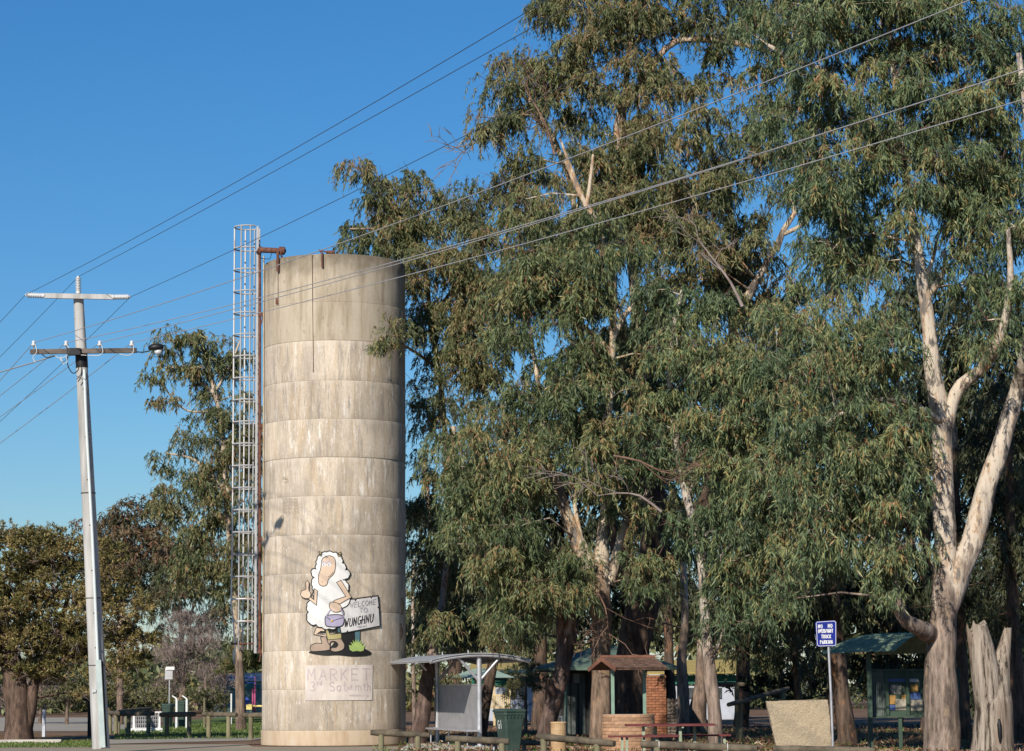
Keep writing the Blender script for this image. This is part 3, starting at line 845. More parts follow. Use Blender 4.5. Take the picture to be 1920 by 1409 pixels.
wire(W(-220, 818, 86), W(48, 553, uy), 0, (500, 305), through(W(48, 553, uy), 985, 27, hz - .5), WIRE_D, .007, 'uppermost dark power line, from the left end of the top cross arm', .4)
wire(W(-200, 858, 86), W(147, 519, PY), 0, (570, 297), through(W(147, 519, PY), 985, 68, hz + .2), WIRE_D, .007, 'dark power line from the upright insulator on top of the pole', .4)
wire(W(-180, 950, 86), W(245, 557, uy), 0, (585, 396), through(W(245, 557, uy), 915, 240, hz - .6), WIRE_D, .007, 'dark power line from the right end of the top cross arm', .4)
zl = W(63, 644, ly).z
wire(W(-220, 940, 84), W(63, 643, ly), 0, (905, 362), through(W(63, 643, ly), 1700, 14, zl - .35), WIRE_L, .0095, 'pale power line from the leftmost insulator of the lower cross arm', .4)
wire(W(-220, 900, 84), W(124, 643, ly), 0, (1100, 388), through(W(124, 643, ly), 1900, 66, zl - .2), WIRE_L, .0095, 'upper line of the close pale pair crossing the trees', .4)
wire(W(-220, 930, 84), W(187, 643, ly), 0, (1100, 396), through(W(187, 643, ly), 1900, 86, zl - .2), WIRE_L, .0095, 'lower line of the close pale pair crossing the trees', .4)
wire(W(-220, 985, 84), W(247, 643, ly), 0, (1100, 430), through(W(247, 643, ly), 1900, 148, zl - .2), WIRE_L, .0095, 'lowest pale power line, from the rightmost insulator of the lower arm', .4)
mb = MB(); mb.tube([W(104, 667, ly), W(60, 681, ly + 2), W(0, 698, ly + 6), W(-160, 730, ly + 18)], .02, 6)
o = mb.build('service_cable', paint('grey_twisted_cable', (.35, .36, .37), .6), None, W(104, 667, ly)); tag(o, 'thick twisted grey cable running left from under the lower cross arm', 'cable')

# ================================================================== bus shelter
sh = thing('bus_shelter', 'grey steel shelter with a curved roof on two Y shaped posts beside the tower', 'shelter', Vector((-1.57, 69.9, 0)))
ax = Vector((-1.45, 5.3, 0)); n0 = Vector((-.9, 66.9, 0))
axn = ax.normalized(); pn = Vector((axn.y, -axn.x, 0))     # pn points right
def roofz(u): return 2.36 + .19 * (1 - (u / 1.42) ** 2)
ROOF_G = M2('grey_sheet_roof', (.34, .35, .36), (.44, .45, .46), 3, rough=.5, metal=.35, bump=.03)
A0 = n0; A1 = n0 + ax
mb = MB(); nu = 40; nv = 1
vs = []; fs = []
for j in range(nv + 1):
    b = A0.lerp(A1, j / nv)
    for i in range(nu + 1):
        u = -1.42 + 2.84 * i / nu
        q = b + pn * u; q.z = roofz(u)
        vs.append(q)
    for i in range(nu + 1):
        u = -1.42 + 2.84 * i / nu
        q = b + pn * u; q.z = roofz(u) - .03
        vs.append(q)
S_ = 2 * (nu + 1)
for i in range(nu):
    fs.append((i, i + 1, S_ + i + 1, S_ + i)); fs.append((nu + 1 + i, S_ + nu + 1 + i, S_ + nu + 2 + i, nu + 2 + i))
    fs.append((i, nu + 1 + i, nu + 2 + i, i + 1)); fs.append((S_ + i, S_ + i + 1, S_ + nu + 2 + i, S_ + nu + 1 + i))
for e in (0, nu): fs.append((e, S_ + e, S_ + nu + 1 + e, nu + 1 + e))
mb.add(vs, fs, False); mb.build('roof', ROOF_G, sh)
for e in (0.012, .987):      # curved edge pipes at both ends
    b = A0.lerp(A1, e); mb = MB()
    mb.tube([b + pn * (-1.4 + 2.8 * i / 20) + Vector((0, 0, roofz(-1.4 + 2.8 * i / 20) - .075)) for i in range(21)], .042, 10); mb.build('roof_rib', STEEL, sh)
for sgn in (-1, 1):
    mb = MB(); mb.beam(A0 + pn * sgn * 1.38 + Vector((0, 0, roofz(1.38) - .05)), A1 + pn * sgn * 1.38 + Vector((0, 0, roofz(1.38) - .05)), .05, .05); mb.build('eave_beam', STEEL, sh)
pA = A0 + axn * .17; pB = A0 + axn * 5.1
for p in (pA, pB):
    mb = MB(); mb.tube([p, p + Vector((0, 0, roofz(0) - .03))], .068, 16); post = mb.build('post', STEEL, sh)
    mb = MB(); mb.box(p + Vector((0, 0, .045)), (.24, .24, .022)); mb.build('base_plate', STEEL, post)
    for sgn in (-1, 1):
        mb = MB(); mb.tube([p + Vector((0, 0, 1.78)), p + pn * sgn * .62 + Vector((0, 0, roofz(.62) - .05))], .04, 10); mb.build('brace', STEEL, sh)
PANEL = M2('perforated_grey_panel', (.27, .27, .275), (.34, .34, .345), 3, rough=.55, metal=.15, bump=.12, bs=120, bd=.002)
mb = MB(); a = pA + axn * .14; b = pB - axn * .14
mb.beam(a + Vector((0, 0, 1.06)), b + Vector((0, 0, 1.06)), .012, 1.24); mb.build('back_panel', PANEL, sh)
for zz in (.44, 1.69):
    mb = MB(); mb.beam(pA + axn * .06 + Vector((0, 0, zz)), pB - axn * .06 + Vector((0, 0, zz)), .035, .035); mb.build('panel_rail', STEEL, sh)
for q in (a, b):
    mb = MB(); mb.beam(q + Vector((0, 0, .46)), q + Vector((0, 0, 1.67)), .03, .03, (1, 0, 0)); mb.build('panel_stile', STEEL, sh)
mb = MB()
c0 = pA - axn * .35 - pn * .26; c1 = pB + axn * .35 - pn * .26
mb.beam(c0 + Vector((0, 0, .46)), c1 + Vector((0, 0, .46)), .36, .045); mb.build('bench_seat', STEEL, sh)
for t in (.12, .5, .88):
    q = c0.lerp(c1, t); mb = MB(); mb.tube([q + Vector((0, 0, .03)), q + Vector((0, 0, .44))], .022, 8); mb.build('bench_leg', STEEL, sh)
for t in (.25, .8):
    q = A0.lerp(A1, t); mb = MB(); mb.tube([q + Vector((0, 0, roofz(0) + .0)), q + Vector((0, 0, roofz(0) + .09))], .02, 6); mb.build('roof_bolt', STEEL, sh)

# ================================================================== wheelie bin
BIN_G = M2('bin_green_plastic', (.030, .055, .045), (.055, .085, .07), 2.5, rough=.45, bump=.1, bs=14, bd=.003)
def wheelie(loc, rz, label, group=None, mark=True):
    t = thing('wheelie_bin', label, 'bin', loc, group, 0)
    M = Matrix.Rotation(rz, 3, 'Z'); L = Vector(loc)
    def P(x, y, z): return L + M @ Vector((x, y, z))
    mb = MB()
    lv = [(.06, .20, .23), (.3, .215, .255), (.70, .25, .305), (.93, .275, .335), (.94, .295, .355), (1.0, .295, .355)]
    vs = []; fs = []
    for z, hx, hy in lv:
        c = .045
        for x, y in ((-hx + c, -hy), (hx - c, -hy), (hx, -hy + c), (hx, hy - c), (hx - c, hy), (-hx + c, hy), (-hx, hy - c), (-hx, -hy + c)): vs.append(P(x, y, z))
    for i in range(len(lv) - 1):
        for k in range(8): fs.append((i * 8 + k, i * 8 + (k + 1) % 8, i * 8 + 8 + (k + 1) % 8, i * 8 + 8 + k))
    fs.append(tuple(range(8))[::-1]); fs.append(tuple(range((len(lv) - 1) * 8, len(lv) * 8)))
    mb.add(vs, fs)
    for k in range(6): mb.box(P(-.24 + .096 * k, -.345, .90), (.012, .03, .07), M)
    for k in range(6): mb.box(P(-.29, -.27 + .1 * k, .90), (.03, .012, .07), M)
    mb.build('body', BIN_G, t)
    mb = MB(); vs = []; fs = []
    for z, s in ((1.0, 1.0), (1.035, 1.03), (1.06, .98), (1.085, .75), (1.09, .0)):
        for x, y in ((-.25, -.37), (.25, -.37), (.31, -.31), (.31, .33), (.25, .37), (-.25, .37), (-.31, .33), (-.31, -.31)): vs.append(P(x * s, y * s, z + (.0 if s < 1 else 0)))
    for i in range(4):
        for k in range(8): fs.append((i * 8 + k, i * 8 + (k + 1) % 8, i * 8 + 8 + (k + 1) % 8, i * 8 + 8 + k))
    mb.add(vs, fs); mb.build('lid', BIN_G, t)
    mb = MB(); mb.tube([P(-.24, .40, 1.02), P(.24, .40, 1.02)], .02, 8); mb.build('handle', BIN_G, t)
    for sx in (-.27, .27):
        mb = MB(); mb.tube([P(sx - .03, .30, .1), P(sx + .03, .30, .1)], .1, 16); wl = mb.build('wheel', BLACK, t)
        mb = MB(); mb.tube([P(sx - .035, .30, .1), P(sx + .035, .30, .1)], .05, 12); mb.build('hub', PORC, wl)
    return t, P
bl = XG(956, 61.6)
bt, P = wheelie(bl, R(25), 'dark green wheelie bin marked G1 beside the grey shelter', None)
WHM = paint('white_marker_paint', (.75, .75, .72), .6)
def binmap(x, y, off): return P(-.235 - off - .055 * ((y - .45) / .5) , .12 - x, y)
st_ = [[(0, 0)]]
s61 = [[(p[0] * .11, .60 + p[1] * .19) for p in g] for g in GLY['G']] + [[(.16 + p[0] * .1, .60 + p[1] * .2) for p in [(.25, 1), (.22, 0)]]]
strokes_on('lettering', s61, .026, WHM, .004, bt, binmap, .02)

# ================================================================== log rails
def log_rail(a, b, r, posts, label, zground=0.0, cat='log rail', group='log rails on short posts'):
    "a, b: (px, py, Y) ends of the log; posts: fractions along it"
    A = W(*a); B = W(*b); t = thing('log_rail', label, cat, Vector(((A.x + B.x) / 2, (A.y + B.y) / 2, 0)), group)
    mb = MB(); n = 9
    mb.tube([A.lerp(B, k / n) + Vector((0, 0, .01 * noise.noise(Vector((k * .9, A.x, 1))))) for k in range(n + 1)], [r * (.86 if k in (0, n) else 1 + .05 * noise.noise(Vector((k, A.x, 5)))) for k in range(n + 1)], 12, wob=.08, wf=3)
    mb.build('log', TIMBER, t)
    for f in posts:
        p = A.lerp(B, f); mb = MB(); mb.tube([(p.x, p.y, -.02), (p.x, p.y, p.z - r * .55)], r * .92, 12, wob=.05, wf=4); mb.build('post', POST_T, t)
    return t
log_rail((695, 1374, 65.2), (806, 1379, 65.0), .078, (.18, .80), 'log rail directly in front of the foot of the tower')
log_rail((836, 1385.5, 59.5), (954, 1391, 59.3), .085, (.19, .89), 'log rail running from the shelter to the green bin')
log_rail((1008, 1381, 60.2), (1152, 1395, 58.8), .085, (.08, .78), 'sloping log rail in front of the tiled drinking fountain')
l4 = log_rail((1202, 1396, 57.6), (1420, 1404.5, 57.0), .092, (.14, .73), 'long grey log rail in front of the red picnic table')
for f in (.155, .745):
    A = W(1202, 1396, 57.6).lerp(W(1420, 1404.5, 57.0), f)
    mb = MB(); mb.tube([A + Vector((math.sin(k) * .0, .098 * math.cos(R(30 * k)), .098 * math.sin(R(30 * k)))) for k in range(13)], .008, 5, False); mb.build('wire_tie', WHITE, l4)
log_rail((1450, 1405, 57.0), (1640, 1409, 56.6), .092, (.2, .8), 'low log rail at the bottom edge below the rough concrete block')
log_rail((962, 1392.5, 63.2), (1030, 1394.5, 63.0), .06, (.3,), 'short low log behind the rail by the drinking fountain')
log_rail((1322, 1283.5, 77), (1396, 1284, 77), .075, (.25, .8), 'high dark log rail behind the pale slender trunk')
log_rail((1366, 1322, 74), (1478, 1291, 80), .075, (.18, .9), 'slanting dark log rail behind the rough concrete block')
# rails across the lawn at the left
log_rail((205, 1337, 93), (222, 1338, 91), .085, (.1, .75), 'stubby log rail just right of the power pole')
log_rail((219, 1335, 92), (280, 1329.5, 98), .08, (.05, .3), 'log rail slanting away behind the white cage')
log_rail((226, 1338.5, 88), (288, 1338.5, 87.5), .085, (.25, .85), 'sunlit log rail in front of the white cage')
log_rail((300, 1340.5, 84.5), (366, 1339.5, 84), .085, (.2, .83), 'log rail on dark posts in front of the two green bins')
log_rail((381, 1339.5, 83), (444, 1340.5, 82), .085, (.17, .76), 'log rail between the pale bollard and the small pine')
log_rail((458, 1341.5, 80.5), (500, 1341.5, 80), .085, (.3,), 'log rail that ends behind the tower')

# ================================================================== left-hand small things
def simple_post(name, label, cat, px, py0, py1, Y, wpx, mat, square=False):
    t = thing(name, label, cat, XG(px, Y)); g = XG(px, Y); top = W(px, py1, Y).z; r = U(wpx, Y) / 2
    mb = MB()
    if square: mb.box((g.x, g.y, top / 2), (2 * r, 2 * r, top))
    else: mb.tube([g, (g.x, g.y, top)], r, 10)
    mb.build('shaft', mat, t); return t
t = simple_post('marker_post', 'white marker post with a slanted black top by the olive tree', 'marker post', 82, 1372, 1331, 87.5, 5.5, paint('bluish_white_paint', (.55, .58, .64), .5), True)
g = XG(82, 87.5); zt = W(82, 1331, 87.5).z; r = U(5.5, 87.5) / 2; mb = MB()
mb.prism([(g.x - r, g.y - r, zt), (g.x + r, g.y - r, zt), (g.x + r, g.y - r, zt + .24), (g.x - r, g.y - r, zt + .14)], (0, 2 * r, 0)); mb.build('black_cap', BLACK, t)
t = simple_post('litter_post', 'dark post with a tilted black box half hidden behind the power pole', 'post', 168, 1373, 1312, 87, 7, BLACK, True)
p = W(164, 1311, 86.8); mb = MB(); mb.box(p, (.30, .3, .16), Matrix.Rotation(R(14), 3, 'Y')); mb.build('box', BLACK, t)
t = simple_post('street_sign', 'small square grey sign with white top plate on a pole near the bins', 'sign', 317, 1352, 1252, 106, 2.6, STEEL)
mb = MB(); mb.box(W(316.5, 1263.5, 105.94), (U(14, 106), .02, U(21, 106))); mb.build('panel', M2('grey_plate', (.40, .40, .41), (.5, .5, .51), 3), t)
mb = MB(); mb.box(W(319, 1253.5, 105.9), (U(16, 106), .03, U(6, 106))); pl = mb.build('top_plate', WHITE, t)
bins_l = ((314.5, 105, 36.5, 'left one of the two green bins on the far lawn'), (341, 106.5, 40, 'taller green bin on the right of the far pair'))
for px, Y, hp, lab in bins_l:
    bt_, P_ = wheelie(XG(px, Y), R(-12), lab, 'green bins on the lawn')
    s_ = U(hp, Y) / 1.09 * 1.0
    bt_.scale = (s_ * .92, s_ * .92, s_ * 1.25)
bf = thing('bin_stand', 'white bin stand frames with hooked tops beside the green bins', 'bin stand', XG(331, 103.5))
for px in (331, 350):
    mb = MB(); g = XG(px, 103.5); zt = W(px, 1311, 103.5).z
    mb.tube([g, (g.x, g.y, zt)], .055, 8); mb.tube([(g.x, g.y, zt), (g.x - .2, g.y + .1, zt + .13)], .03, 6); mb.build('upright', WHITE, bf)
# white wire cage
cg = thing('white_cage', 'low white framed cage with mesh sides on the lawn', 'cage', XG(275, 97))
x0, x1 = XG(251, 97).x, XG(299, 97).x; zt = W(270, 1336, 97).z
for x in (x0, x1):
    mb = MB(); mb.box((x, 97, zt / 2), (.08, .08, zt)); mb.build('corner_post', WHITE, cg)
mb = MB(); mb.box(((x0 + x1) / 2, 96.9, .05), (x1 - x0 + .3, .3, .16)); mb.build('base', WHITE, cg)
mb = MB(); mb.box((x1 - .05, 97, zt), (.25, .09, .06)); mb.build('top_rail', WHITE, cg)
mb = MB()
for k in range(1, 12): mb.box((x0 + (x1 - x0) * k / 12, 97.02, zt / 2), (.014, .014, zt - .05))
for k in range(1, 5): mb.box(((x0 + x1) / 2, 97.0, zt * k / 5), (x1 - x0, .014, .014))
mb.build('mesh', STEEL, cg)
mb = MB(); mb.box(((x0 + x1) / 2, 97.3, zt * .45), (x1 - x0 - .2, .3, zt * .75)); mb.build('pit', M2('dark_grating', (.05, .05, .06), (.1, .1, .1), 6), cg)
simple_post('bollard', 'pale timber bollard standing alone on the lawn', 'bollard', 383, 1350, 1309, 103, 4.2, POST_T)
simple_post('bollard', 'slim white post left of the small pine', 'bollard', 433.5, 1336, 1301, 112, 3.2, WHITE)
# playground
pg = thing('playground', 'playground with blue rails, pink poles, blue slide and yellow seat beside the tower', 'playground', XG(455, 118))
BLUE = paint('playground_blue', (.03, .08, .42), .4); PINK = paint('playground_pink', (.45, .10, .22), .4); PURP = paint('playground_purple', (.16, .08, .18), .4); YEL = paint('playground_yellow', (.75, .62, .22), .4)
def pbar(name, a, b, Y, r, mat):
    mb = MB(); mb.tube([W(a[0], a[1], Y), W(b[0], b[1], Y)], r, 8); mb.build(name, mat, pg)
pbar('pole', (421.5, 1338), (421.5, 1262), 118, .055, PURP); pbar('pole', (478.5, 1338), (478.5, 1268), 118, .05, PURP)
pbar('top_rail', (421.5, 1271), (479, 1271), 118, .04, BLUE); pbar('top_rail', (421.5, 1281), (479, 1281), 118, .03, BLUE)
pbar('pole', (474, 1334), (474, 1291), 117, .045, PINK); pbar('pole', (478, 1334), (478, 1284), 117, .045, PINK)
mb = MB(); mb.tube([W(x, y, 117) for x, y in smooth([(466, 1311), (460, 1318), (457, 1327), (457, 1335)], 4, False)], .15, 8); mb.build('slide', BLUE, pg)
mb = MB(); mb.box(W(467.5, 1326, 116.6), (.26, .3, .24)); mb.build('seat', YEL, pg)
pbar('spring_bar', (466, 1324), (492, 1324.5), 116.6, .05, YEL)
# pale shed and teal fence behind the playground
sd = thing('park_shed', 'pale blue and teal shed wall behind the playground', 'shed', XG(450, 126))
def wallbox(name, x0, x1, y0, y1, Y, d, mat, parent):
    a = W(x0, y1, Y); b = W(x1, y0, Y); mb = MB(); mb.box(((a.x + b.x) / 2, Y + d / 2, (a.z + b.z) / 2), (b.x - a.x, d, b.z - a.z)); return mb.build(name, mat, parent)
wallbox('wall', 402, 488, 1279, 1346, 126, 3, paint('teal_grey_wall', (.13, .20, .21), .7), sd)
wallbox('band', 424, 488, 1281, 1293, 125.9, .08, paint('teal_paint', (.03, .16, .16), .6), sd)
wallbox('fascia', 400, 490, 1262, 1278, 125.8, 3.4, paint('pale_blue_sheet', (.32, .40, .55), .6), sd)

# ================================================================== picnic / BBQ area
# toilet block
tb = thing('toilet_block', 'toilet block with a green hip roof behind the large gums', 'building', XG(1138, 84))
ROOFG = M2('green_sheet_roof', (.09, .14, .11), (.15, .20, .155), 2.2, rough=.6, metal=0, bump=.03)
ez = W(1010, 1252.5, 81).z; az = W(1180, 1211, 84.5).z
e = [Vector((XG(1003, 81).x, 81, ez)), Vector((XG(1276, 81).x, 81, ez)), Vector((XG(1276, 81).x, 88, ez)), Vector((XG(1003, 81).x, 88, ez))]
rA = Vector((XG(1120, 84.5).x, 84.5, az)); rB = Vector((XG(1170, 84.5).x, 84.5, az))
mb = MB(); dn = Vector((0, 0, -.09))
vs = e + [rA, rB] + [p + dn for p in e]
mb.add(vs, [(0, 1, 5, 4), (1, 2, 5), (2, 3, 4, 5), (3, 0, 4), (0, 6, 7, 1), (1, 7, 8, 2), (2, 8, 9, 3), (3, 9, 6, 0), (9, 8, 7, 6)]); mb.build('roof', ROOFG, tb)
DOORM = M2('dark_timber_panel', (.03, .03, .03), (.06, .058, .055), 4, (1, 1, .2), .6, bump=.2)
g0 = XG(1040, 82.2).x; g1 = XG(1211, 82.2).x
mb = MB(); mb.box(((g0 + g1) / 2, 84.6, ez / 2), (g1 - g0, 4.4, ez - .03)); mb.build('wall', DOORM, tb)
for px in (1064, 1078, 1092):
    mb = MB(); mb.box((XG(px, 82.3).x, 82.35, 1.05), (.21, .06, 2.0)); mb.build('wall_panel', M2('grey_green_panel', (.07, .085, .08), (.12, .14, .13), 2), tb)
mb = MB(); mb.box(W(1081, 1272, 82.28), (.2, .02, .32)); mb.build('door_sign', paint('grey_sign', (.28, .28, .32), .5), tb)
mb = MB(); mb.tube([XG(1062, 81.4), (XG(1062, 81.4).x, 81.4, ez - .05)], .045, 8); mb.build('roof_post', PALE_GREEN, tb)
BR1 = M2('orange_brick', (.26, .105, .055), (.40, .18, .10), 3, rough=.9, bump=.25, bs=40, bd=.004, shift=.4)
MORT = M2('mortar', (.34, .27, .21), (.45, .37, .29), 8, rough=.95, bump=.3)
bx0, bx1 = XG(1203, 80.6).x, XG(1250, 80.6).x; bzt = W(1230, 1266, 80.6).z
brk = thing('brick_wall', 'narrow orange brick screen wall beneath the green hip roof', 'wall', Vector(((bx0 + bx1) / 2, 80.6, 0)))
mb = MB(); mb.box(((bx0 + bx1) / 2, 80.66, bzt / 2), (bx1 - bx0 - .01, .1, bzt)); mb.build('mortar_core', MORT, brk)
bw, bh = .236, .086; row = 0; z = 0; first = None
while z + bh < bzt + .02:
    x = bx0 - (bw / 2 if row % 2 else 0)
    while x < bx1 - .03:
        xa = max(x, bx0); xb = min(x + bw - .012, bx1)
        if xb - xa > .05:
            full = abs((xb - xa) - (bw - .012)) < .005
            if full and first is not None: dup(first, brk, (xa - fx, random.Random(row * 99 + int(x * 50)).uniform(-.004, .004), z - fz))
            else:
                mb = MB(); mb.box(((xa + xb) / 2, 80.59, z + (bh - .012) / 2), (xb - xa, .10, bh - .012)); o = mb.build('brick', BR1, brk)
                if full and first is None: first, fx, fz = o, xa, z
        x += bw
    z += bh; row += 1
# stone pier beside it
sp = thing('stone_pier', 'low rubble stone pier beside the brick screen wall', 'pier', XG(1260, 80.4))
rg = random.Random(8); STONE = M2('rubble_stone', (.16, .12, .09), (.36, .29, .22), 6, rough=.9, bump=.5, shift=.4)
zt = W(1260, 1311, 80.4).z; x0, x1 = XG(1251, 80.4).x, XG(1271, 80.4).x
mb = MB(); mb.box(((x0 + x1) / 2, 80.6, zt / 2), (x1 - x0 - .06, .34, zt - .03)); mb.build('core', MORT, sp)
z = 0
while z < zt - .05:
    h = rg.uniform(.1, .16); x = x0
    while x < x1 - .02:
        wd = min(rg.uniform(.1, .19), x1 - x); mb = MB()
        mb.lathe((x + wd / 2, 80.42, z + h / 2), [(0, -.06), (wd * .42, -.05), (wd * .5, 0), (wd * .4, .05), (0, .06)], 7, Matrix.Rotation(R(90), 3, 'X') @ Matrix.Diagonal((1, h / wd, 1)), False)
        mb.build('stone', STONE, sp); x += wd
    z += h

# barbecue: little gabled roof on green posts over a round brick hearth
bq = thing('barbecue_shelter', 'small gabled shelter with a rusty red tile roof on pale green posts', 'shelter', XG(1180, 63.6))
TILE = M2('lichen_red_tile', (.075, .045, .033), (.20, .12, .085), 9, rough=.9, bump=.4, bs=14, bd=.02)
c = Vector((XG(1180, 63.8).x, 63.8, 0)); an = R(27); dx = Vector((math.cos(an), math.sin(an), 0)); dy = Vector((-math.sin(an), math.cos(an), 0))
rz_, ezz = W(1132, 1234, 63.5).z, W(1132, 1254, 63).z
Lr, Wr = .77, .70
def BP(u, v, z): return c + dx * u + dy * v + Vector((0, 0, z))
mb = MB()
for s in (-1, 1):
    mb.prism([BP(-Lr, 0, rz_), BP(Lr, 0, rz_), BP(Lr, s * Wr, ezz), BP(-Lr, s * Wr, ezz)], Vector((0, 0, -.035)))
mb.build('roof_deck', TILE, bq)
first = None
for s in (-1, 1):
    for r_ in range(5):
        for k in range(8):
            u0 = -Lr + 2 * Lr * k / 8; u1 = u0 + 2 * Lr / 8 - .012; f0 = r_ / 5; f1 = (r_ + 1.12) / 5
            za = rz_ + (ezz - rz_) * f0; zb_ = rz_ + (ezz - rz_) * f1
            mb = MB(); lift = .022
            mb.prism([BP(u0, s * Wr * f0, za + .006), BP(u1, s * Wr * f0, za + .006), BP(u1, s * Wr * f1, zb_ + lift), BP(u0, s * Wr * f1, zb_ + lift)], Vector((0, 0, .014)))
            mb.build('roof_tile', TILE, bq)
mb = MB(); mb.tube([BP(-Lr - .02, 0, rz_ + .02), BP(Lr + .02, 0, rz_ + .02)], .05, 8); mb.build('ridge_cap', M2('orange_ridge_tile', (.17, .075, .045), (.27, .125, .08), 4, rough=.9), bq)
for s in (-1, 1):
    mb = MB(); mb.beam(BP(-Lr - .015, 0, rz_ - .03), BP(-Lr - .015, s * (Wr + .02), ezz - .03), .02, .10); mb.build('barge_board', M2('rust_red_board', (.15, .065, .04), (.24, .11, .07), 3), bq)
for u, v in ((-.47, 0), (.47, 0)):
    p = BP(u, v, 0); mb = MB(); mb.box((p.x, p.y, (ezz + .12) / 2), (.085, .085, ezz + .1)); mb.build('post', PALE_GREEN, bq)
hb = thing('brick_barbecue', 'round brick barbecue hearth behind the red picnic table', 'barbecue', XG(1179, 62.3))
BR2 = M2('clay_brick', (.27, .13, .07), (.44, .26, .15), 2.5, rough=.9, bump=.25, bs=40, bd=.004, shift=.55)
cc = XG(1179, 62.5); br = U(98, 62.3) / 2; ht = W(1180, 1338, 61.7).z
mb = MB(); mb.lathe((cc.x, cc.y, 0), [(br - .012, 0), (br - .012, ht - .03), (0, ht - .03)], 36); mb.build('mortar_core', MORT, hb)
nb = 19; ch = .084; row = 0; z = 0
mb = MB(); w_ = 2 * math.pi / nb * .94
vs = []; fs = []
for rr_ in (br - .05, br):
    for zz in (0, ch - .011):
        for k in range(4): a = -w_ / 2 + w_ * k / 3; vs.append((rr_ * math.cos(a), rr_ * math.sin(a), zz))
fs = [(8 + k, 9 + k, 13 + k, 12 + k) for k in range(3)] + [(4 + k, 5 + k, 13 + k, 12 + k) for k in range(3)] + [(k, 8 + k, 9 + k, 1 + k) for k in range(3)] + [(8, 12, 4, 0), (11, 3, 7, 15), ]
mb.add(vs, fs); proto = mb.build('brick', BR2, None, (0, 0, 0)); proto.parent = hb
first = True
while z + ch < ht + .03:
    for k in range(nb):
        a = 2 * math.pi * (k + (row % 2) * .5) / nb
        if not (R(150) < a % (2 * math.pi) or a % (2 * math.pi) < R(30)): continue      # back third is out of view against the soil bank
        if first: proto.location = (cc.x - hb.location.x, cc.y - hb.location.y, z); proto.rotation_euler = (0, 0, a); first = False
        else: dup(proto, hb, (cc.x - hb.location.x, cc.y - hb.location.y, z), (0, 0, a))
    z += ch; row += 1
# drinking fountain with little tiles
df = thing('drinking_fountain', 'round tan tiled drinking fountain with a chrome tap', 'drinking fountain', XG(1047.5, 61.6))
TAN = M2('tan_tile', (.44, .27, .13), (.60, .42, .23), 4, rough=.6, bump=.1, shift=.3); cc = XG(1047.5, 61.7); rr_ = U(29, 61.6) / 2; ht = W(1047, 1355, 61.5).z
mb = MB(); mb.lathe((cc.x, cc.y, 0), [(rr_ - .006, 0), (rr_ - .006, ht - .02), (0, ht - .02)], 28); mb.build('core', MORT, df)
mb = MB(); nn = 24
for i in range(int(ht / .062)):
    for k in range(nn):
        a0 = 2 * math.pi * (k + .05) / nn; a1 = 2 * math.pi * (k + .95) / nn; z0 = i * ht / int(ht / .062) + .003; z1 = (i + 1) * ht / int(ht / .062) - .003
        mb.add([(cc.x + rr_ * math.cos(a), cc.y + rr_ * math.sin(a), z) for a, z in ((a0, z0), (a1, z0), (a1, z1), (a0, z1))] + [(cc.x + (rr_ - .01) * math.cos(a), cc.y + (rr_ - .01) * math.sin(a), z) for a, z in ((a0, z0), (a1, z0), (a1, z1), (a0, z1))], [(0, 1, 2, 3), (0, 4, 5, 1), (1, 5, 6, 2), (2, 6, 7, 3), (3, 7, 4, 0)])
o = mb.build('tiles', TAN, df); o['kind'] = 'stuff'
mb = MB(); mb.lathe((cc.x, cc.y, ht - .02), [(rr_ + .01, -.005), (rr_ + .01, .03), (rr_ - .03, .035), (rr_ - .07, .0), (0, -.005)], 24); mb.build('bowl', TAN, df)
CHROME = M2('chrome', (.6, .6, .62), (.7, .7, .72), 3, rough=.15, metal=1, bump=0)
mb = MB(); q = Vector((cc.x + .09, cc.y - .02, ht)); mb.tube([q, q + Vector((0, 0, .11)), q + Vector((-.03, 0, .15)), q + Vector((-.07, 0, .13))], .016, 8); mb.lathe(q + Vector((0, 0, .12)), [(.0, 0), (.03, .0), (.03, .03), (0, .04)], 8); mb.build('tap', CHROME, df)

# red picnic table
pt = thing('picnic_table', 'maroon picnic table with benches on pale green steel legs', 'picnic table', XG(1255, 60.4))
MAROON = M2('maroon_board', (.10, .022, .022), (.17, .04, .038), 5, (.3, 2, 2), .6, bump=.2)
xa, xb = XG(1173, 60.4).x, XG(1339, 60.4).x; zt = W(1250, 1358, 60.4).z
for k in range(4):
    mb = MB(); mb.box(((xa + xb) / 2, 60.05 + .175 * k, zt - .02), (xb - xa, .16, .05)); mb.build('table_plank', MAROON, pt)
LEGM = paint('leg_green_paint', (.33, .38, .27), .5)
for Yb, xA, xB in ((59.55, 1141, 1274), (61.15, 1200, 1371)):
    zz = W(1200, 1381 if Yb < 60 else 1380, Yb).z
    for k in range(2):
        mb = MB(); mb.box(((XG(xA, Yb).x + XG(xB, Yb).x) / 2, Yb + .14 * k, zz), (XG(xB, Yb).x - XG(xA, Yb).x, .125, .045)); mb.build('bench_plank', MAROON, pt)
    for px in (xA + 24, xA + 33, xB - 12, xB - 21) if Yb > 60 else (1167, 1176, 1208, 1232):
        mb = MB(); mb.box((XG(px, Yb).x, Yb + .07, zz / 2), (.06, .06, zz - .04)); mb.build('leg', LEGM, pt)
for px, yy in ((1207, 60.2), (1276, 60.2), (1303, 60.6), (1230, 60.6)):
    mb = MB(); mb.box((XG(px, yy).x, yy, zt / 2 - .02), (.07, .07, zt - .05)); mb.build('leg', LEGM, pt)
mb = MB()
for px in (1207, 1276): mb.beam((XG(px, 60.2).x + .05, 60.0, zt - .07), (XG(px, 60.2).x + .05, 60.7, zt - .07), .05, .05)
mb.build('cross_bearer', LEGM, pt)

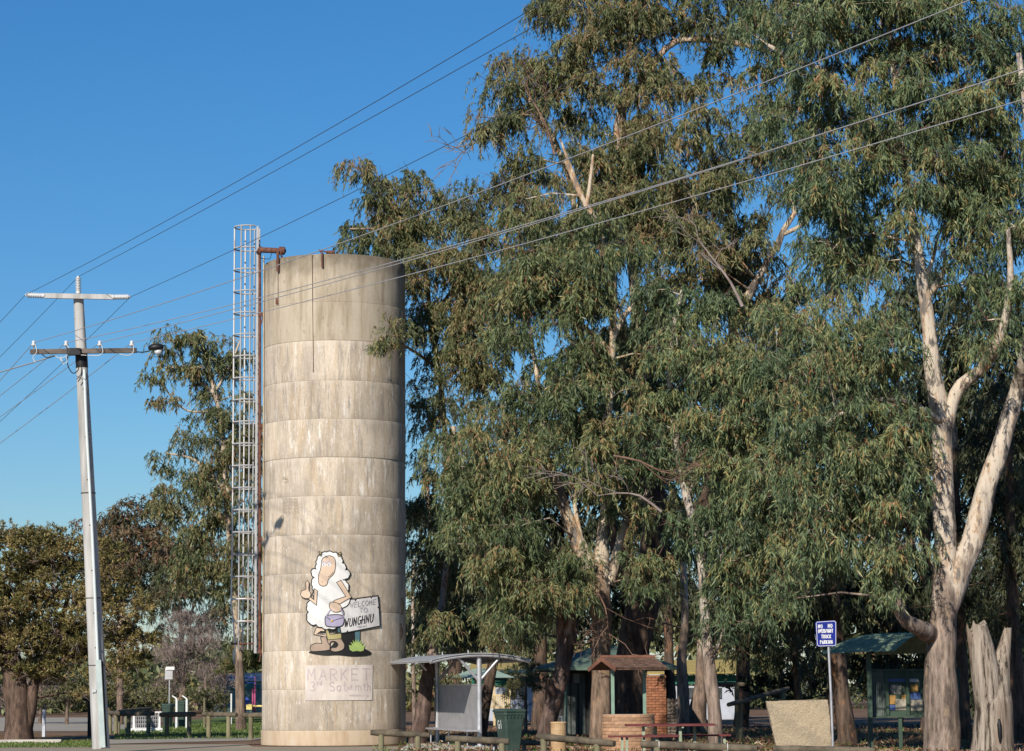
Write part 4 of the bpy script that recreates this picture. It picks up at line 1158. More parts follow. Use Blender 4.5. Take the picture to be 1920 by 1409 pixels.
# rough exposed-aggregate block
AGG = NT('exposed_aggregate'); a1 = AGG.noise(AGG.coord(), 26, 3, .7); vr = AGG.n('TexVoronoi'); vr.inputs['Scale'].default_value = 55
AGG.l(AGG.coord(), vr.inputs['Vector'])
cA = AGG.mix(AGG.ramp(a1, [(.4, 0.0), (.66, .8)]), (.46, .37, .25), (.33, .26, .17))
cA = AGG.mix(AGG.ramp(vr.outputs['Color'], [(.55, 0.0), (.85, .35)]), cA, (.68, .60, .46))
cA = AGG.mix(AGG.ramp(AGG.noise(AGG.coord((1, 1, .4)), 2.2, 5, .6), [(.55, 0.0), (.72, .5)]), cA, (.17, .13, .085))
AGG.bump(vr.outputs['Distance'], .8, .02); AGG = AGG.done(cA, .95, 0, .15)
Yk = 59.4; ab = thing('concrete_block', 'sand coloured rough concrete block with a slanted left side behind the blue sign post', 'concrete block', XG(1505, Yk))
mb = MB(); mb.prism([W(1437, 1315.5, Yk), W(1552, 1313, Yk), W(1562, 1412, Yk), W(1458.5, 1412, Yk)], (0.05, .75, 0)); blk = mb.build('block', AGG, ab)
bm = bmesh.new(); bm.from_mesh(blk.data)
bmesh.ops.triangulate(bm, faces=bm.faces[:]); bmesh.ops.subdivide_edges(bm, edges=bm.edges[:], cuts=15, use_grid_fill=True)
for v in bm.verts:
    q_ = v.co * 3.0; v.co += Vector((noise.noise(q_), noise.noise(q_ + Vector((9, 0, 0))), noise.noise(q_ + Vector((0, 9, 0))))) * .016 + Vector((noise.noise(q_ * 5), noise.noise(q_ * 5 + Vector((4, 0, 0))), noise.noise(q_ * 5 + Vector((0, 4, 0))))) * .009
bm.to_mesh(blk.data); bm.free()

# blue sign
Ys = 58.6
sg = thing('parking_sign', 'blue NO OVERNIGHT TRUCK PARKING sign on a leaning grey pole', 'sign', XG(1562, Ys))
mb = MB(); mb.tube([W(1562.5, 1418, Ys), W(1558, 1300, Ys), W(1553, 1205, Ys), W(1552, 1166, Ys)], .03, 10); mb.build('pole', STEEL, sg)
def smap(x, y, off): return W(x, y, Ys - .05 - off)
SB = paint('deep_blue_sign', (.012, .025, .24), .35); mbw = [(1528.5, 1168), (1531, 1165.5), (1565, 1163.5), (1568, 1166), (1568, 1209), (1566, 1212), (1534, 1213), (1531, 1210.5)]
pn_ = poly_on('sign_plate', mbw, SB, .0, sg, smap, 0, .006)
ins = [(1530 + (x - 1528.5) * .93 + 1.4 * .3, 1189 + (y - 1189) * .945) for x, y in mbw]
strokes_on('border', [ins + [ins[0]]], .9, WHITE, .002, pn_, smap)
def ctext(txt, cx, y, h, wid, gap, slope):
    s = text_strokes(txt, 0, 0, h, slope, wid, gap); xs = [p[0] for q in s for p in q]; o = cx - (min(xs) + max(xs)) / 2
    return [[(p[0] + o, p[1] + y) for p in q] for q in s]
for s in (ctext('NO', 1538, 1178, 6.3, .52, .2, .02), ctext('NO', 1556.5, 1177, 6.3, .52, .2, .02), ctext('OVERNIGHT', 1548, 1187, 6.2, .36, .17, .03), ctext('TRUCK', 1549, 1197, 6, .44, .2, .02), ctext('PARKING', 1549.5, 1207.5, 6, .42, .19, .02)):
    strokes_on('lettering', s, 1.35, WHITE, .002, pn_, smap, 3)

# notice shelter
ns_ = thing('notice_shelter', 'dark green notice board shelter with a curved corrugated roof beside the big right gum', 'notice board', XG(1690, 63))
Yn = 62.6
A = W(1537, 1226, 61.7); B = W(1678, 1221, 61.2); D = W(1640, 1189, 63.4); E = W(1742, 1185, 63.2)
mb = MB(); nu, nv = 36, 10; vs = []; fs = []
for side in (0, 1):
    for j in range(nv + 1):
        for i in range(nu + 1):
            s = i / nu; t = j / nv
            p = A.lerp(B, s); q = D.lerp(E, s); r = p.lerp(q, t); r.z += .16 * 4 * t * (1 - t) * .6 + .012 * math.sin(i * math.pi / 2 * 1.0 + .4) - .02 * side
            vs.append(r)
    for j in range(nv):
        for i in range(nu):
            b0 = side * (nv + 1) * (nu + 1) + j * (nu + 1) + i; fs.append((b0, b0 + 1, b0 + nu + 2, b0 + nu + 1))
    # rear half falling away
    n0_ = len(vs)
    for j in range(nv + 1):
        for i in range(nu + 1):
            s = i / nu; t = j / nv; q = D.lerp(E, s) + Vector((.25 * t, 1.9 * t, -.5 * t * t - .02 * side + .012 * math.sin(i * math.pi / 2 + .4))); vs.append(q)
    for j in range(nv):
        for i in range(nu): b0 = n0_ + j * (nu + 1) + i; fs.append((b0, b0 + 1, b0 + nu + 2, b0 + nu + 1))
mb.add(vs, fs); mb.build('roof', M2('green_corrugated_sheet', (.15, .22, .15), (.24, .31, .22), 3, rough=.75, metal=0, spec=.1, bump=.03), ns_)
for px, Y, pt_ in ((1633, 62.2, 1222), (1793, 62.4, 1195), (1760, 65, 1195)):
    g = XG(px, Y); mb = MB(); mb.box((g.x, g.y, W(px, pt_, Y).z / 2), (.11, .11, W(px, pt_, Y).z)); mb.build('post', GREEN_P, ns_)
g = XG(1689, Yn); zb0 = W(1690, 1345, Yn).z; zb1 = W(1690, 1256, Yn).z
mb = MB(); mb.box((g.x, Yn, zb0 / 2), (.09, .09, zb0)); mb.build('leg', GREEN_P, ns_)
wallbox('backing', 1636, 1800, 1257, 1344, Yn, .05, GREEN_P, ns_)
mb = MB(); xa, xb = XG(1637, Yn).x, XG(1662, Yn).x; nn = 30; vs = []
for i in range(nn + 1):
    x = xa + (xb - xa) * i / nn; y = Yn - .03 - .022 * math.sin(i * 2 * math.pi / 5); vs += [(x, y, zb0 + .02), (x, y, zb1 - .02)]
mb.add(vs, [(2 * i, 2 * i + 2, 2 * i + 3, 2 * i + 1) for i in range(nn)], True); mb.build('corrugated_panel', M2('grey_green_corrugated', (.10, .125, .11), (.16, .19, .17), 3, rough=.5, metal=.1), ns_)
for x0_, x1_, y0_, y1_ in ((1634, 1800, 1254, 1259), (1634, 1800, 1341, 1346), (1661.5, 1665.5, 1259, 1341), (1700, 1704.5, 1259, 1341), (1740, 1744, 1259, 1341)):
    wallbox('frame', x0_, x1_, y0_, y1_, Yn - .09, .08, GREEN_P, ns_)
pc = {'b': (.07, .13, .32), 'o': (.42, .24, .07), 'c': (.40, .36, .28), 'g': (.22, .23, .20), 'd': (.05, .06, .07), 'w': (.42, .44, .48)}
for k, (x0_, x1_, y0_, y1_, c_) in enumerate(((1665, 1700, 1273, 1279, 'b'), (1676, 1690, 1284, 1302, 'g'), (1666, 1675, 1284, 1300, 'd'), (1666.5, 1679, 1304, 1321, 'o'), (1679.5, 1700, 1311, 1332, 'c'), (1690.5, 1700, 1303, 1311, 'o'), (1666.5, 1679, 1322, 1332, 'b'), (1705, 1722, 1273, 1279, 'w'), (1707, 1721, 1284, 1297, 'o'), (1707, 1726, 1299, 1312, 'b'), (1708, 1730, 1312.5, 1333, 'c'))):
    wallbox('poster', x0_, x1_, y0_, y1_, Yn - .018, .008, M2('poster_' + c_, tuple(v * .75 for v in pc[c_]), pc[c_], 3, bump=0, rough=.6), ns_)

# dead stump
stp = thing('dead_stump', 'tall bare grey stump with a broken forked top at the far right', 'tree stump', XG(1860, 59.5))
sm = NT('bleached_dead_wood'); n1 = sm.noise(sm.coord((1, 1, .07)), 9, 6, .7)
cs = sm.ramp(n1, [(.40, (.05, .04, .032)), (.48, (.26, .215, .17)), (.64, (.42, .36, .30))]); cs = sm.mix(sm.ramp(sm.noise(sm.coord((1, 1, .3)), 1.6, 4), [(.5, 0.0), (.68, .7)]), cs, (.20, .14, .10))
sm.bump(sm.noise(sm.coord((1, 1, .06)), 12, 6, .7), 1.0, .04); DEAD = sm.done(cs, .95, 0, .1)
Yd = 59.5
mb = MB()
mb.tube([W(1860, 1420, Yd), W(1862, 1380, Yd), W(1863, 1320, Yd), W(1862, 1296, Yd), W(1861, 1276, Yd), W(1861, 1258, Yd)], [U(w_, Yd) / 2 for w_ in (80, 74, 69, 63, 46, 18)], 22, wob=.09, wf=2.2, seed=3)
mb.tube([W(1854, 1345, Yd - .05), W(1852, 1300, Yd - .12), W(1848, 1252, Yd - .12), W(1840, 1212, Yd - .08), W(1832, 1178, Yd - .08)], [U(w_, Yd) / 2 for w_ in (48, 54, 53, 47, 40)], 16, wob=.12, wf=3, seed=9, jag=.28)
mb.tube([W(1872, 1345, Yd - .05), W(1872, 1300, Yd - .14), W(1876, 1256, Yd - .12), W(1884, 1212, Yd), W(1890, 1180, Yd)], [U(w_, Yd) / 2 for w_ in (40, 44, 36, 24, 14)], 12, wob=.12, wf=3, seed=5, jag=.2)
mb.tube([W(1874, 1300, Yd), W(1886, 1250, Yd), W(1891, 1214, Yd)], [U(w_, Yd) / 2 for w_ in (18, 15, 8)], 8, wob=.15, wf=3, seed=7, jag=.12)
mb.build('trunk', DEAD, stp)
mb = MB(); q = W(1875, 1372, Yd - .49); mb.tube([q + Vector((0, .02, -.28)), q + Vector((0, 0, -.1)), q + Vector((-.01, 0, .16)), q + Vector((-.01, .02, .3))], [.02, .05, .055, .02], 8); mb.build('hollow_shade', BLACK, stp)  # solid black lump painting the shade inside a hollow

# ================================================================== far buildings
ch_ = thing('clubhouse', 'long low white and green clubhouse with yellow roof seen between the trunks', 'building', XG(1150, 122))
wallbox('wall', 885, 1402, 1286, 1360, 122, 8, paint('bluish_white_wall', (.46, .49, .56), .7), ch_)
wallbox('green_band', 884, 1403, 1266, 1286, 121.9, .2, paint('bottle_green_band', (.02, .13, .09), .6), ch_)
YR = paint('yellow_sheet', (.40, .30, .09), .7)
a = W(880, 1264.5, 121.4); b = W(1406, 1264.5, 121.4); d_ = W(1406, 1240, 126)
mb = MB(); mb.prism([(a.x, a.y, a.z), (b.x, b.y, b.z), (b.x, 126, d_.z), (a.x, 126, d_.z)], (0, 0, .08)); mb.build('roof', YR, ch_)
wallbox('gutter', 880, 1406, 1263, 1266.5, 121.3, .12, paint('dark_gutter', (.06, .07, .06), .5), ch_)
for px in (905, 960, 1300, 1345, 1385):
    wallbox('window', px - 8, px + 8, 1290, 1310, 121.93, .06, GLASS, ch_)
pv = thing('park_pavilion', 'pale green roofed pavilion with slatted timber rail seen past the shelter post', 'pavilion', XG(915, 108))
e0 = W(842, 1271, 105); e1 = W(966, 1271, 105); ap = W(904, 1254, 108)
mb = MB(); mb.add([(e0.x, 105, e0.z), (e1.x, 105, e1.z), (e1.x, 111, e1.z), (e0.x, 111, e0.z), (ap.x - .4, 108, ap.z), (ap.x + .4, 108, ap.z)], [(0, 1, 5, 4), (1, 2, 5), (2, 3, 4, 5), (3, 0, 4), (0, 3, 2, 1)]); mb.build('roof', M2('pale_green_roof', (.24, .34, .27), (.33, .43, .35), 3), pv)
CREAM = M2('cream_timber', (.52, .40, .22), (.66, .54, .33), 4, (1, 1, .2), .7)
for px in (865, 893, 927, 956):
    g = XG(px, 105.6); mb = MB(); mb.box((g.x, 105.6, e0.z / 2), (.09, .09, e0.z)); mb.build('post', CREAM, pv)
xs0 = XG(900, 105.5).x; xs1 = XG(957, 105.5).x; z0 = W(930, 1329, 105.5).z; z1 = W(930, 1304, 105.5).z; first = None
for k in range(16):
    x = xs0 + (xs1 - xs0) * (k + .5) / 16
    if first is None: mb = MB(); mb.box((x, 105.5, (z0 + z1) / 2), ((xs1 - xs0) / 16 * .72, .03, z1 - z0)); first = mb.build('slat', CREAM, pv); fx = x
    else: dup(first, pv, (x - fx, 0, 0))
for zz in (z0 + .05, z1): mb = MB(); mb.box(((xs0 + xs1) / 2, 105.55, zz), (xs1 - xs0, .07, .07)); mb.build('rail', CREAM, pv)
# ================================================================== trees
def unit(v): return v / np.maximum(np.linalg.norm(v, axis=1, keepdims=True), 1e-9)
def leaf_cloud(rs, cen, rad, ns, nl, L, Wd, droop=1.0, outw=.35, up=.0, flat=.75, curl=.25, simple=False, rnd=.55, fall=1.0):
    """leaves on drooping shoots that start in the upper shell of every clump; returns verts, faces and the two tint values"""
    K = len(cen)
    rep = np.repeat(np.arange(K), ns); n = len(rep)
    u = unit(rs.normal(size=(n, 3))); u[:, 2] = np.where(u[:, 2] < -.15, -u[:, 2], u[:, 2])
    Rr = rad[rep][:, None]
    st = cen[rep] + u * Rr * (rs.random((n, 1)) ** .45) * np.array([1, 1, flat])
    d0 = unit(u * np.array([1, 1, .45]) + rs.normal(size=(n, 3)) * .35 + np.array([0, 0, up]))
    Ls = Rr * rs.uniform(.45, 1.15, (n, 1))
    ctint = rs.random(K)[rep]; ctint = np.clip(ctint + rs.normal(size=n) * .12, 0, 1)
    li = np.repeat(np.arange(n), nl); m = len(li)
    t = rs.uniform(.08, 1.0, (m, 1))
    p = st[li] + d0[li] * Ls[li] * t * .55 + np.array([0, 0, -1.0]) * Ls[li] * t * t * .8 * droop * fall
    ld = unit(d0[li] * outw + np.array([0, 0, -1.0]) * droop + rs.normal(size=(m, 3)) * rnd + np.array([0, 0, up]))
    sd = unit(np.cross(ld, rs.normal(size=(m, 3))))
    csz = rs.uniform(.72, 1.25, K)[rep][li][:, None]; ln = L * csz * rs.uniform(.55, 1.35, (m, 1)); wd = Wd * csz * rs.uniform(.7, 1.25, (m, 1))
    cv = sd * ln * curl * rs.uniform(-1, 1, (m, 1))
    nr = np.cross(ld, sd) * wd * .35
    tint = np.clip(rs.beta(2, 2, m), 0, 1); cl = ctint[li]
    if simple:
        V = np.stack([p, p + ld * ln * .45 - sd * wd * .5 + cv * .5 + nr, p + ld * ln + cv, p + ld * ln * .45 + sd * wd * .5 + cv * .5 + nr], 1).reshape(-1, 3)
        b = np.arange(m, dtype=np.int32)[:, None] * 4
        return V, np.zeros((0, 3), np.int32), b + np.array([[0, 1, 2, 3]], np.int32), np.repeat(tint, 4), np.repeat(cl, 4)
    a = p + ld * ln * .32 + cv * .55 + nr; c = p + ld * ln * .68 + cv * .75
    V = np.stack([p, a - sd * wd * .5, a + sd * wd * .5, c - sd * wd * .42, c + sd * wd * .42, p + ld * ln + cv * .35], 1).reshape(-1, 3)
    b = np.arange(m, dtype=np.int32)[:, None] * 6
    T = np.concatenate([b + np.array([[0, 1, 2]], np.int32), b + np.array([[3, 5, 4]], np.int32)])
    Q = b + np.array([[1, 3, 4, 2]], np.int32)
    return V, T, Q, np.repeat(tint, 6), np.repeat(cl, 6)
def stick_cloud(rs, A, B, r0, r1, bow=.12):
    "three-sided twigs from A to B (arrays), two segments each"
    n = len(A); d = unit(B - A); s = unit(np.cross(d, rs.normal(size=(n, 3)))); b = np.cross(d, s)
    ln = np.linalg.norm(B - A, axis=1, keepdims=True)
    M_ = (A + B) / 2 + s * ln * bow * rs.uniform(-1, 1, (n, 1)) + np.array([0, 0, 1.0]) * ln * bow * .5
    V = []
    for P_, r in ((A, r0), (M_, (r0 + r1) / 2), (B, r1)):
        for k in range(3):
            a = 2 * math.pi * k / 3; V.append(P_ + (s * math.cos(a) + b * math.sin(a)) * r)
    V = np.stack(V, 1).reshape(-1, 3); o = np.arange(n, dtype=np.int32)[:, None] * 9
    Q = np.concatenate([o + np.array([[i * 3 + k, i * 3 + (k + 1) % 3, i * 3 + 3 + (k + 1) % 3, i * 3 + 3 + k]], np.int32) for i in range(2) for k in range(3)])
    return V, Q
def resample(pts, step):
    P = [Vector(p[:3]) for p in pts]; rr = [p[3] for p in pts]; out = []; ro = []; n = len(P)
    for i in range(n - 1):
        p0, p1, p2, p3 = P[max(i - 1, 0)], P[i], P[i + 1], P[min(i + 2, n - 1)]
        k = max(2, int((p2 - p1).length / step))
        for j in range(k):
            t = j / k
            out.append(.5 * ((2 * p1) + (p2 - p0) * t + (2 * p0 - 5 * p1 + 4 * p2 - p3) * t * t + (-p0 + 3 * p1 - 3 * p2 + p3) * t ** 3)); ro.append(rr[i] * (1 - t) + rr[i + 1] * t)
    out.append(P[-1]); ro.append(rr[-1]); return out, ro
def gum(name, label, Y, trunks, blobs, bark, leaf, seed, cat='tree', group=None, ns=22, nl=22, L=.20, Wd=.034, clump=.62, dens=1.0, simple=True,
        droop=1.1, up=0.0, rnd=.42, twig_mat=None, ntw=6, curl=.25, limb_r=.045, outw=.28, fall=1.25, flat=.75, holes=()):
    """trunks: lists of (px, py, width_px[, Y]); blobs: (px, py, rx, ry[, Y[, depth]]) foliage masses measured on the photograph"""
    rs = np.random.RandomState(seed); rg = random.Random(seed)
    base = trunks[0][0]; gx = XG(base[0], Y)
    t = thing(name, label, cat, gx, group)
    nodes = []
    for ti, tr in enumerate(trunks):
        pts = []
        for q in tr:
            yy = q[3] if len(q) > 3 else Y; w_ = W(q[0], q[1], yy); pts.append((w_.x, w_.y, w_.z, U(q[2], yy) / 2))
        if ti == 0: pts[0] = (pts[0][0], pts[0][1], -.1, pts[0][3])
        P_, r_ = resample(pts, .30)
        mb = MB(); n_s = 18 if r_[0] > .2 else (10 if r_[0] > .07 else 7)
        mb.tube(P_, r_, n_s, wob=.13 if r_[0] > .12 else .06, wf=1.7 if r_[0] > .2 else 3, seed=seed + ti)
        mb.build('trunk' if ti == 0 else 'limb', bark, t)
        nodes += [(p, r) for p, r in zip(P_, r_)]
    NP = np.array([n_[0][:] for n_ in nodes]); NR = np.array([n_[1] for n_ in nodes])
    cen = []; rad = []
    for bl_ in blobs:
        px, py, rx, ry = bl_[:4]; yy = bl_[4] if len(bl_) > 4 else Y; dep = bl_[5] if len(bl_) > 5 else U((rx + ry) / 2, yy) * .9
        cpx = clump * F_PX / yy
        n_ = max(1, int(dens * 3.0 * (rx * ry) / (cpx * cpx) * max(.7, min(1.6, dep / clump * .45))))
        for _ in range(n_):
            v = unit(rs.normal(size=(1, 3)))[0] * rs.random() ** .40
            q = (px + v[0] * rx, py + v[2] * ry)
            if any(((q[0] - h[0]) / h[2]) ** 2 + ((q[1] - h[1]) / h[3]) ** 2 < 1 for h in holes): continue
            w_ = W(q[0], q[1], yy + v[1] * dep)
            if w_.z < .5: continue
            cen.append(w_[:]); rad.append(clump * rg.uniform(.6, 1.25))
    cen = np.array(cen); rad = np.array(rad)
    V, T, Q, a, b = leaf_cloud(rs, cen, rad, ns, nl, L, Wd, droop=droop, up=up, simple=simple, rnd=rnd, curl=curl, outw=outw, fall=fall, flat=flat)
    c = np_mesh('crown', V, T, Q, leaf, t, attrs={'tint': a, 'clump': b}); c['kind'] = 'stuff'
    # branches out to the clumps, and twigs inside them
    A = []; B = []; R0 = []; order = rs.permutation(len(cen))
    extra = []
    for i in order:
        p = cen[i]; cand = NP
        d = np.linalg.norm(NP - p, axis=1) + np.maximum(0, NP[:, 2] - p[2]) * 1.2
        j = int(np.argmin(d)); A.append(NP[j]); B.append(p); R0.append(min(NR[j] * .6, limb_r))
        if len(extra) < 400:
            mid = (NP[j] + p) / 2 + np.array([0, 0, .12]) * np.linalg.norm(p - NP[j]); extra.append(p)
            NP = np.vstack([NP, [mid * .5 + p * .5]]); NR = np.append(NR, min(NR[j] * .55, limb_r * .7))
    A = np.array(A); B = np.array(B); R0 = np.array(R0)[:, None]
    V1, Q1 = stick_cloud(rs, A, B, R0, np.full_like(R0, .010), .14)
    b_ = np_mesh('branches', V1, None, Q1, bark, t); b_['kind'] = 'stuff'
    if ntw:
        ii = np.repeat(np.arange(len(cen)), ntw); u = unit(rs.normal(size=(len(ii), 3)) + np.array([0, 0, .3]))
        V2, Q2 = stick_cloud(rs, cen[ii], cen[ii] + u * rad[ii][:, None] * rs.uniform(.6, 1.15, (len(ii), 1)), np.full((len(ii), 1), .010), np.full((len(ii), 1), .004), .2)
        tw = np_mesh('twigs', V2, None, Q2, twig_mat or TWIG, t); tw['kind'] = 'stuff'
    return t
TWIG = M2('reddish_twig', (.13, .075, .05), (.24, .15, .11), 3, bump=0)
TWIG_G = M2('grey_twig', (.17, .13, .115), (.30, .25, .23), 3, bump=0)
PALE_BARK = bark_mat('pale_gum_bark', (.54, .45, .34), (.20, .175, .15), (.42, .25, .13), (.20, .14, .10), 4.8)
PINK_BARK = bark_mat('salmon_gum_bark', (.56, .48, .39), (.19, .165, .145), (.46, .33, .22), (.24, .185, .15), 4.3)
SLIM_BARK = bark_mat('slender_grey_bark', (.50, .44, .38), (.27, .24, .215), (.42, .30, .22), (.25, .19, .155), 2.4)
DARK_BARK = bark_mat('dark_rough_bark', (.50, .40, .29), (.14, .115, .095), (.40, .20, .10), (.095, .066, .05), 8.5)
MOTTLE = bark_mat('mottled_leaning_bark', (.34, .26, .20), (.11, .085, .075), (.22, .085, .05), (.13, .09, .075), 3.2)
FAR_BARK = bark_mat('far_gum_bark', (.50, .42, .33), (.28, .24, .20), (.42, .28, .18), (.18, .13, .1), 3)
LEAF = leaf_mat('gum_leaf', [(.18, (0.061, 0.092, 0.043)), (.36, (0.118, 0.162, 0.075)), (.52, (0.179, 0.218, 0.095)), (.66, (0.249, 0.261, 0.111)), (.80, (0.347, 0.293, 0.130)), (.92, (0.317, 0.152, 0.080))])
LEAF_B = leaf_mat('blue_gum_leaf', [(.18, (0.063, 0.098, 0.052)), (.40, (0.126, 0.181, 0.092)), (.58, (0.191, 0.247, 0.118)), (.74, (0.285, 0.297, 0.125)), (.86, (0.387, 0.321, 0.133)), (.94, (0.356, 0.177, 0.086))])
LEAF_O = leaf_mat('olive_gum_leaf', [(.18, (0.066, 0.089, 0.041)), (.38, (0.136, 0.160, 0.069)), (.56, (0.209, 0.218, 0.094)), (.72, (0.291, 0.261, 0.117)), (.88, (0.311, 0.175, 0.094))])
LEAF_R = leaf_mat('bronze_gum_leaf', [(.2, (0.067, 0.078, 0.041)), (.45, (0.124, 0.121, 0.063)), (.62, (0.193, 0.145, 0.080)), (.8, (0.254, 0.137, 0.083))])
LEAF_M = leaf_mat('tea_tree_leaf', [(.2, (0.090, 0.089, 0.028)), (.42, (0.187, 0.167, 0.057)), (.6, (0.274, 0.220, 0.082)), (.8, (0.361, 0.262, 0.121))], .2)
LEAF_SHADE = leaf_mat('shade_darkened_leaf', [(.2, (0.032, 0.042, 0.022)), (.5, (0.063, 0.078, 0.037)), (.8, (0.118, 0.116, 0.057))], .2)  # darkened leaf copy: shade of the rear trees put into the colour
LEAF_P = leaf_mat('pink_grey_twig_leaf', [(.2, (0.144, 0.110, 0.096)), (.5, (0.245, 0.192, 0.167)), (.8, (0.335, 0.272, 0.244))], .1)
LEAF_S = leaf_mat('shrub_leaf', [(.2, (0.061, 0.072, 0.030)), (.5, (0.134, 0.139, 0.060)), (.8, (0.228, 0.208, 0.103))], .2)

GRP = 'tall gum trees in the park'
# right-hand gum in front
gum('gum_tree', 'big forked gum with pale pink trunk at right, in front of the notice shelter', 60.0,
    [[(1766, 1420, 74), (1766, 1395, 70), (1765, 1330, 66), (1763, 1250, 60), (1767, 1180, 54), (1774, 1110, 51), (1773, 1040, 44), (1770, 960, 41), (1768, 880, 39), (1766, 810, 37), (1757, 750, 35), (1748, 690, 31), (1742, 620, 28), (1732, 540, 24), (1722, 480, 21), (1714, 430, 18), (1700, 350, 15), (1690, 250, 16), (1675, 120, 13), (1662, 0, 11), (1655, -120, 8)],
     [(1768, 1170, 40), (1784, 1110, 48), (1801, 1066, 45), (1822, 1020, 42), (1838, 960, 40), (1852, 905, 38), (1872, 850, 35), (1890, 790, 32), (1908, 730, 30), (1925, 660, 26, 59), (1940, 560, 22, 58.5), (1945, 420, 18, 58), (1930, 260, 14, 58), (1910, 100, 10, 58)],
     [(1772, 800, 34), (1785, 755, 26), (1802, 722, 24), (1838, 695, 23), (1866, 655, 20, 59), (1885, 600, 16, 58.6), (1895, 520, 12, 58.3), (1890, 430, 9, 58)],
     [(1772, 1196, 44), (1752, 1192, 36), (1728, 1180, 32, 59.4), (1700, 1165, 28, 59), (1684, 1140, 22, 58.8), (1680, 1100, 14, 58.6), (1672, 1040, 8, 58.6)],
     [(1742, 550, 16), (1760, 528, 12), (1772, 500, 9), (1770, 470, 6)], [(1736, 520, 10), (1748, 490, 8), (1756, 455, 6)],
     [(1696, 300, 14), (1640, 240, 12), (1575, 165, 12), (1540, 130, 11), (1495, 115, 10), (1440, 85, 8)],
     [(1765, 790, 12, 59.8), (1690, 750, 10, 59), (1610, 760, 8, 58.5), (1540, 800, 6, 58)]],
    [(1640, 40, 250, 120), (1800, 190, 150, 150), (1560, 180, 150, 90), (1690, 300, 220, 110), (1610, 410, 120, 90), (1850, 400, 100, 130), (1885, 600, 50, 90, 58.5, .9), (1900, 470, 50, 110, 58.5), (1840, 480, 60, 80),
     (1555, 640, 150, 100, 58.8, 1.6), (1640, 700, 95, 90, 58.5, 1.4), (1560, 790, 150, 100, 58.8, 1.6), (1650, 850, 85, 100, 58.6, 1.4), (1570, 950, 130, 100, 58.8, 1.5), (1655, 990, 75, 90, 58.6, 1.2), (1520, 1060, 60, 70, 58.8, 1), (1610, 1060, 80, 60, 58.7, 1.), (1680, 1080, 40, 50, 58.6, .7),
     (1475, 1110, 38, 85, 58.8, .8), (1660, 560, 40, 70, 58.8, .8), (1650, -90, 280, 70), (1860, -70, 120, 70), (1845, 610, 30, 70, 58.6, .7), (1640, 480, 100, 60, 61, 1.2), (1560, 480, 80, 60, 63, 1.2), (1500, 570, 80, 60, 62, 1.2), (1830, 320, 100, 90), (1810, 420, 50, 60, 61, 1), (1855, 540, 55, 70, 61, 1), (1700, 370, 60, 50, 58.6, .8), (1480, 180, 80, 90, 62), (1430, 90, 70, 70, 62), (1540, 360, 90, 60, 61), (1470, 330, 60, 60, 63), (1640, 180, 80, 60, 59), (1900, 300, 60, 80), (1850, 40, 90, 60), (1905, 110, 45, 80), (1505, 290, 60, 50, 62), (1560, 30, 90, 50), (1895, 25, 50, 40, 59), (1720, 40, 60, 50, 59), (1690, 400, 40, 50, 58.4, .5)],
    PINK_BARK, LEAF_B, 11, group=GRP, ns=20, nl=21, L=.185, Wd=.029, clump=.60, dens=1.28,
    holes=((1520, 118, 34, 14), (1590, 150, 20, 34), (1470, 268, 18, 34), (1555, 250, 26, 10), (1490, 420, 40, 36), (1620, 330, 12, 16), (1665, 90, 16, 60), (1668, 190, 18, 60), (1545, 600, 30, 25)))
slim_tree = gum('gum_tree', 'slender straight gum with smooth pale grey trunk behind the red picnic table', 66.0,
    [[(1341, 1400, 30), (1341, 1370, 28), (1338, 1320, 26), (1332, 1270, 24), (1326, 1210, 21), (1322, 1150, 18), (1318, 1090, 16), (1312, 1030, 15), (1300, 980, 15), (1287, 930, 15), (1278, 880, 14), (1272, 850, 13), (1262, 780, 11), (1255, 700, 10), (1262, 620, 8), (1280, 540, 6)],
     [(1335, 1238, 7), (1345, 1215, 6), (1352, 1195, 5), (1362, 1170, 4)], [(1318, 1010, 8), (1335, 995, 7), (1345, 1010, 6), (1352, 1040, 5)], [(1288, 930, 7), (1330, 860, 6), (1380, 800, 5, 65), (1400, 700, 4, 65)],
     [(1318, 1090, 8), (1370, 1020, 7, 65), (1420, 940, 6, 64.5), (1440, 860, 4, 64)]],
    [(1310, 680, 110, 95), (1240, 790, 75, 80), (1390, 770, 110, 110, 65), (1370, 900, 80, 110, 65), (1440, 940, 90, 120, 64.5, 1.6), (1400, 1060, 85, 90, 65), (1430, 1120, 60, 60, 65), (1350, 1130, 25, 50, 65.5, .6), (1280, 1030, 35, 60, 65.5, .8), (1460, 760, 80, 100, 64.5), (1300, 560, 90, 70), (1420, 640, 90, 80)],
    SLIM_BARK, LEAF_B, 12, group=GRP, L=.185, Wd=.030, clump=.62, dens=1.65, holes=((1275, 900, 24, 60), (1300, 985, 26, 35)))
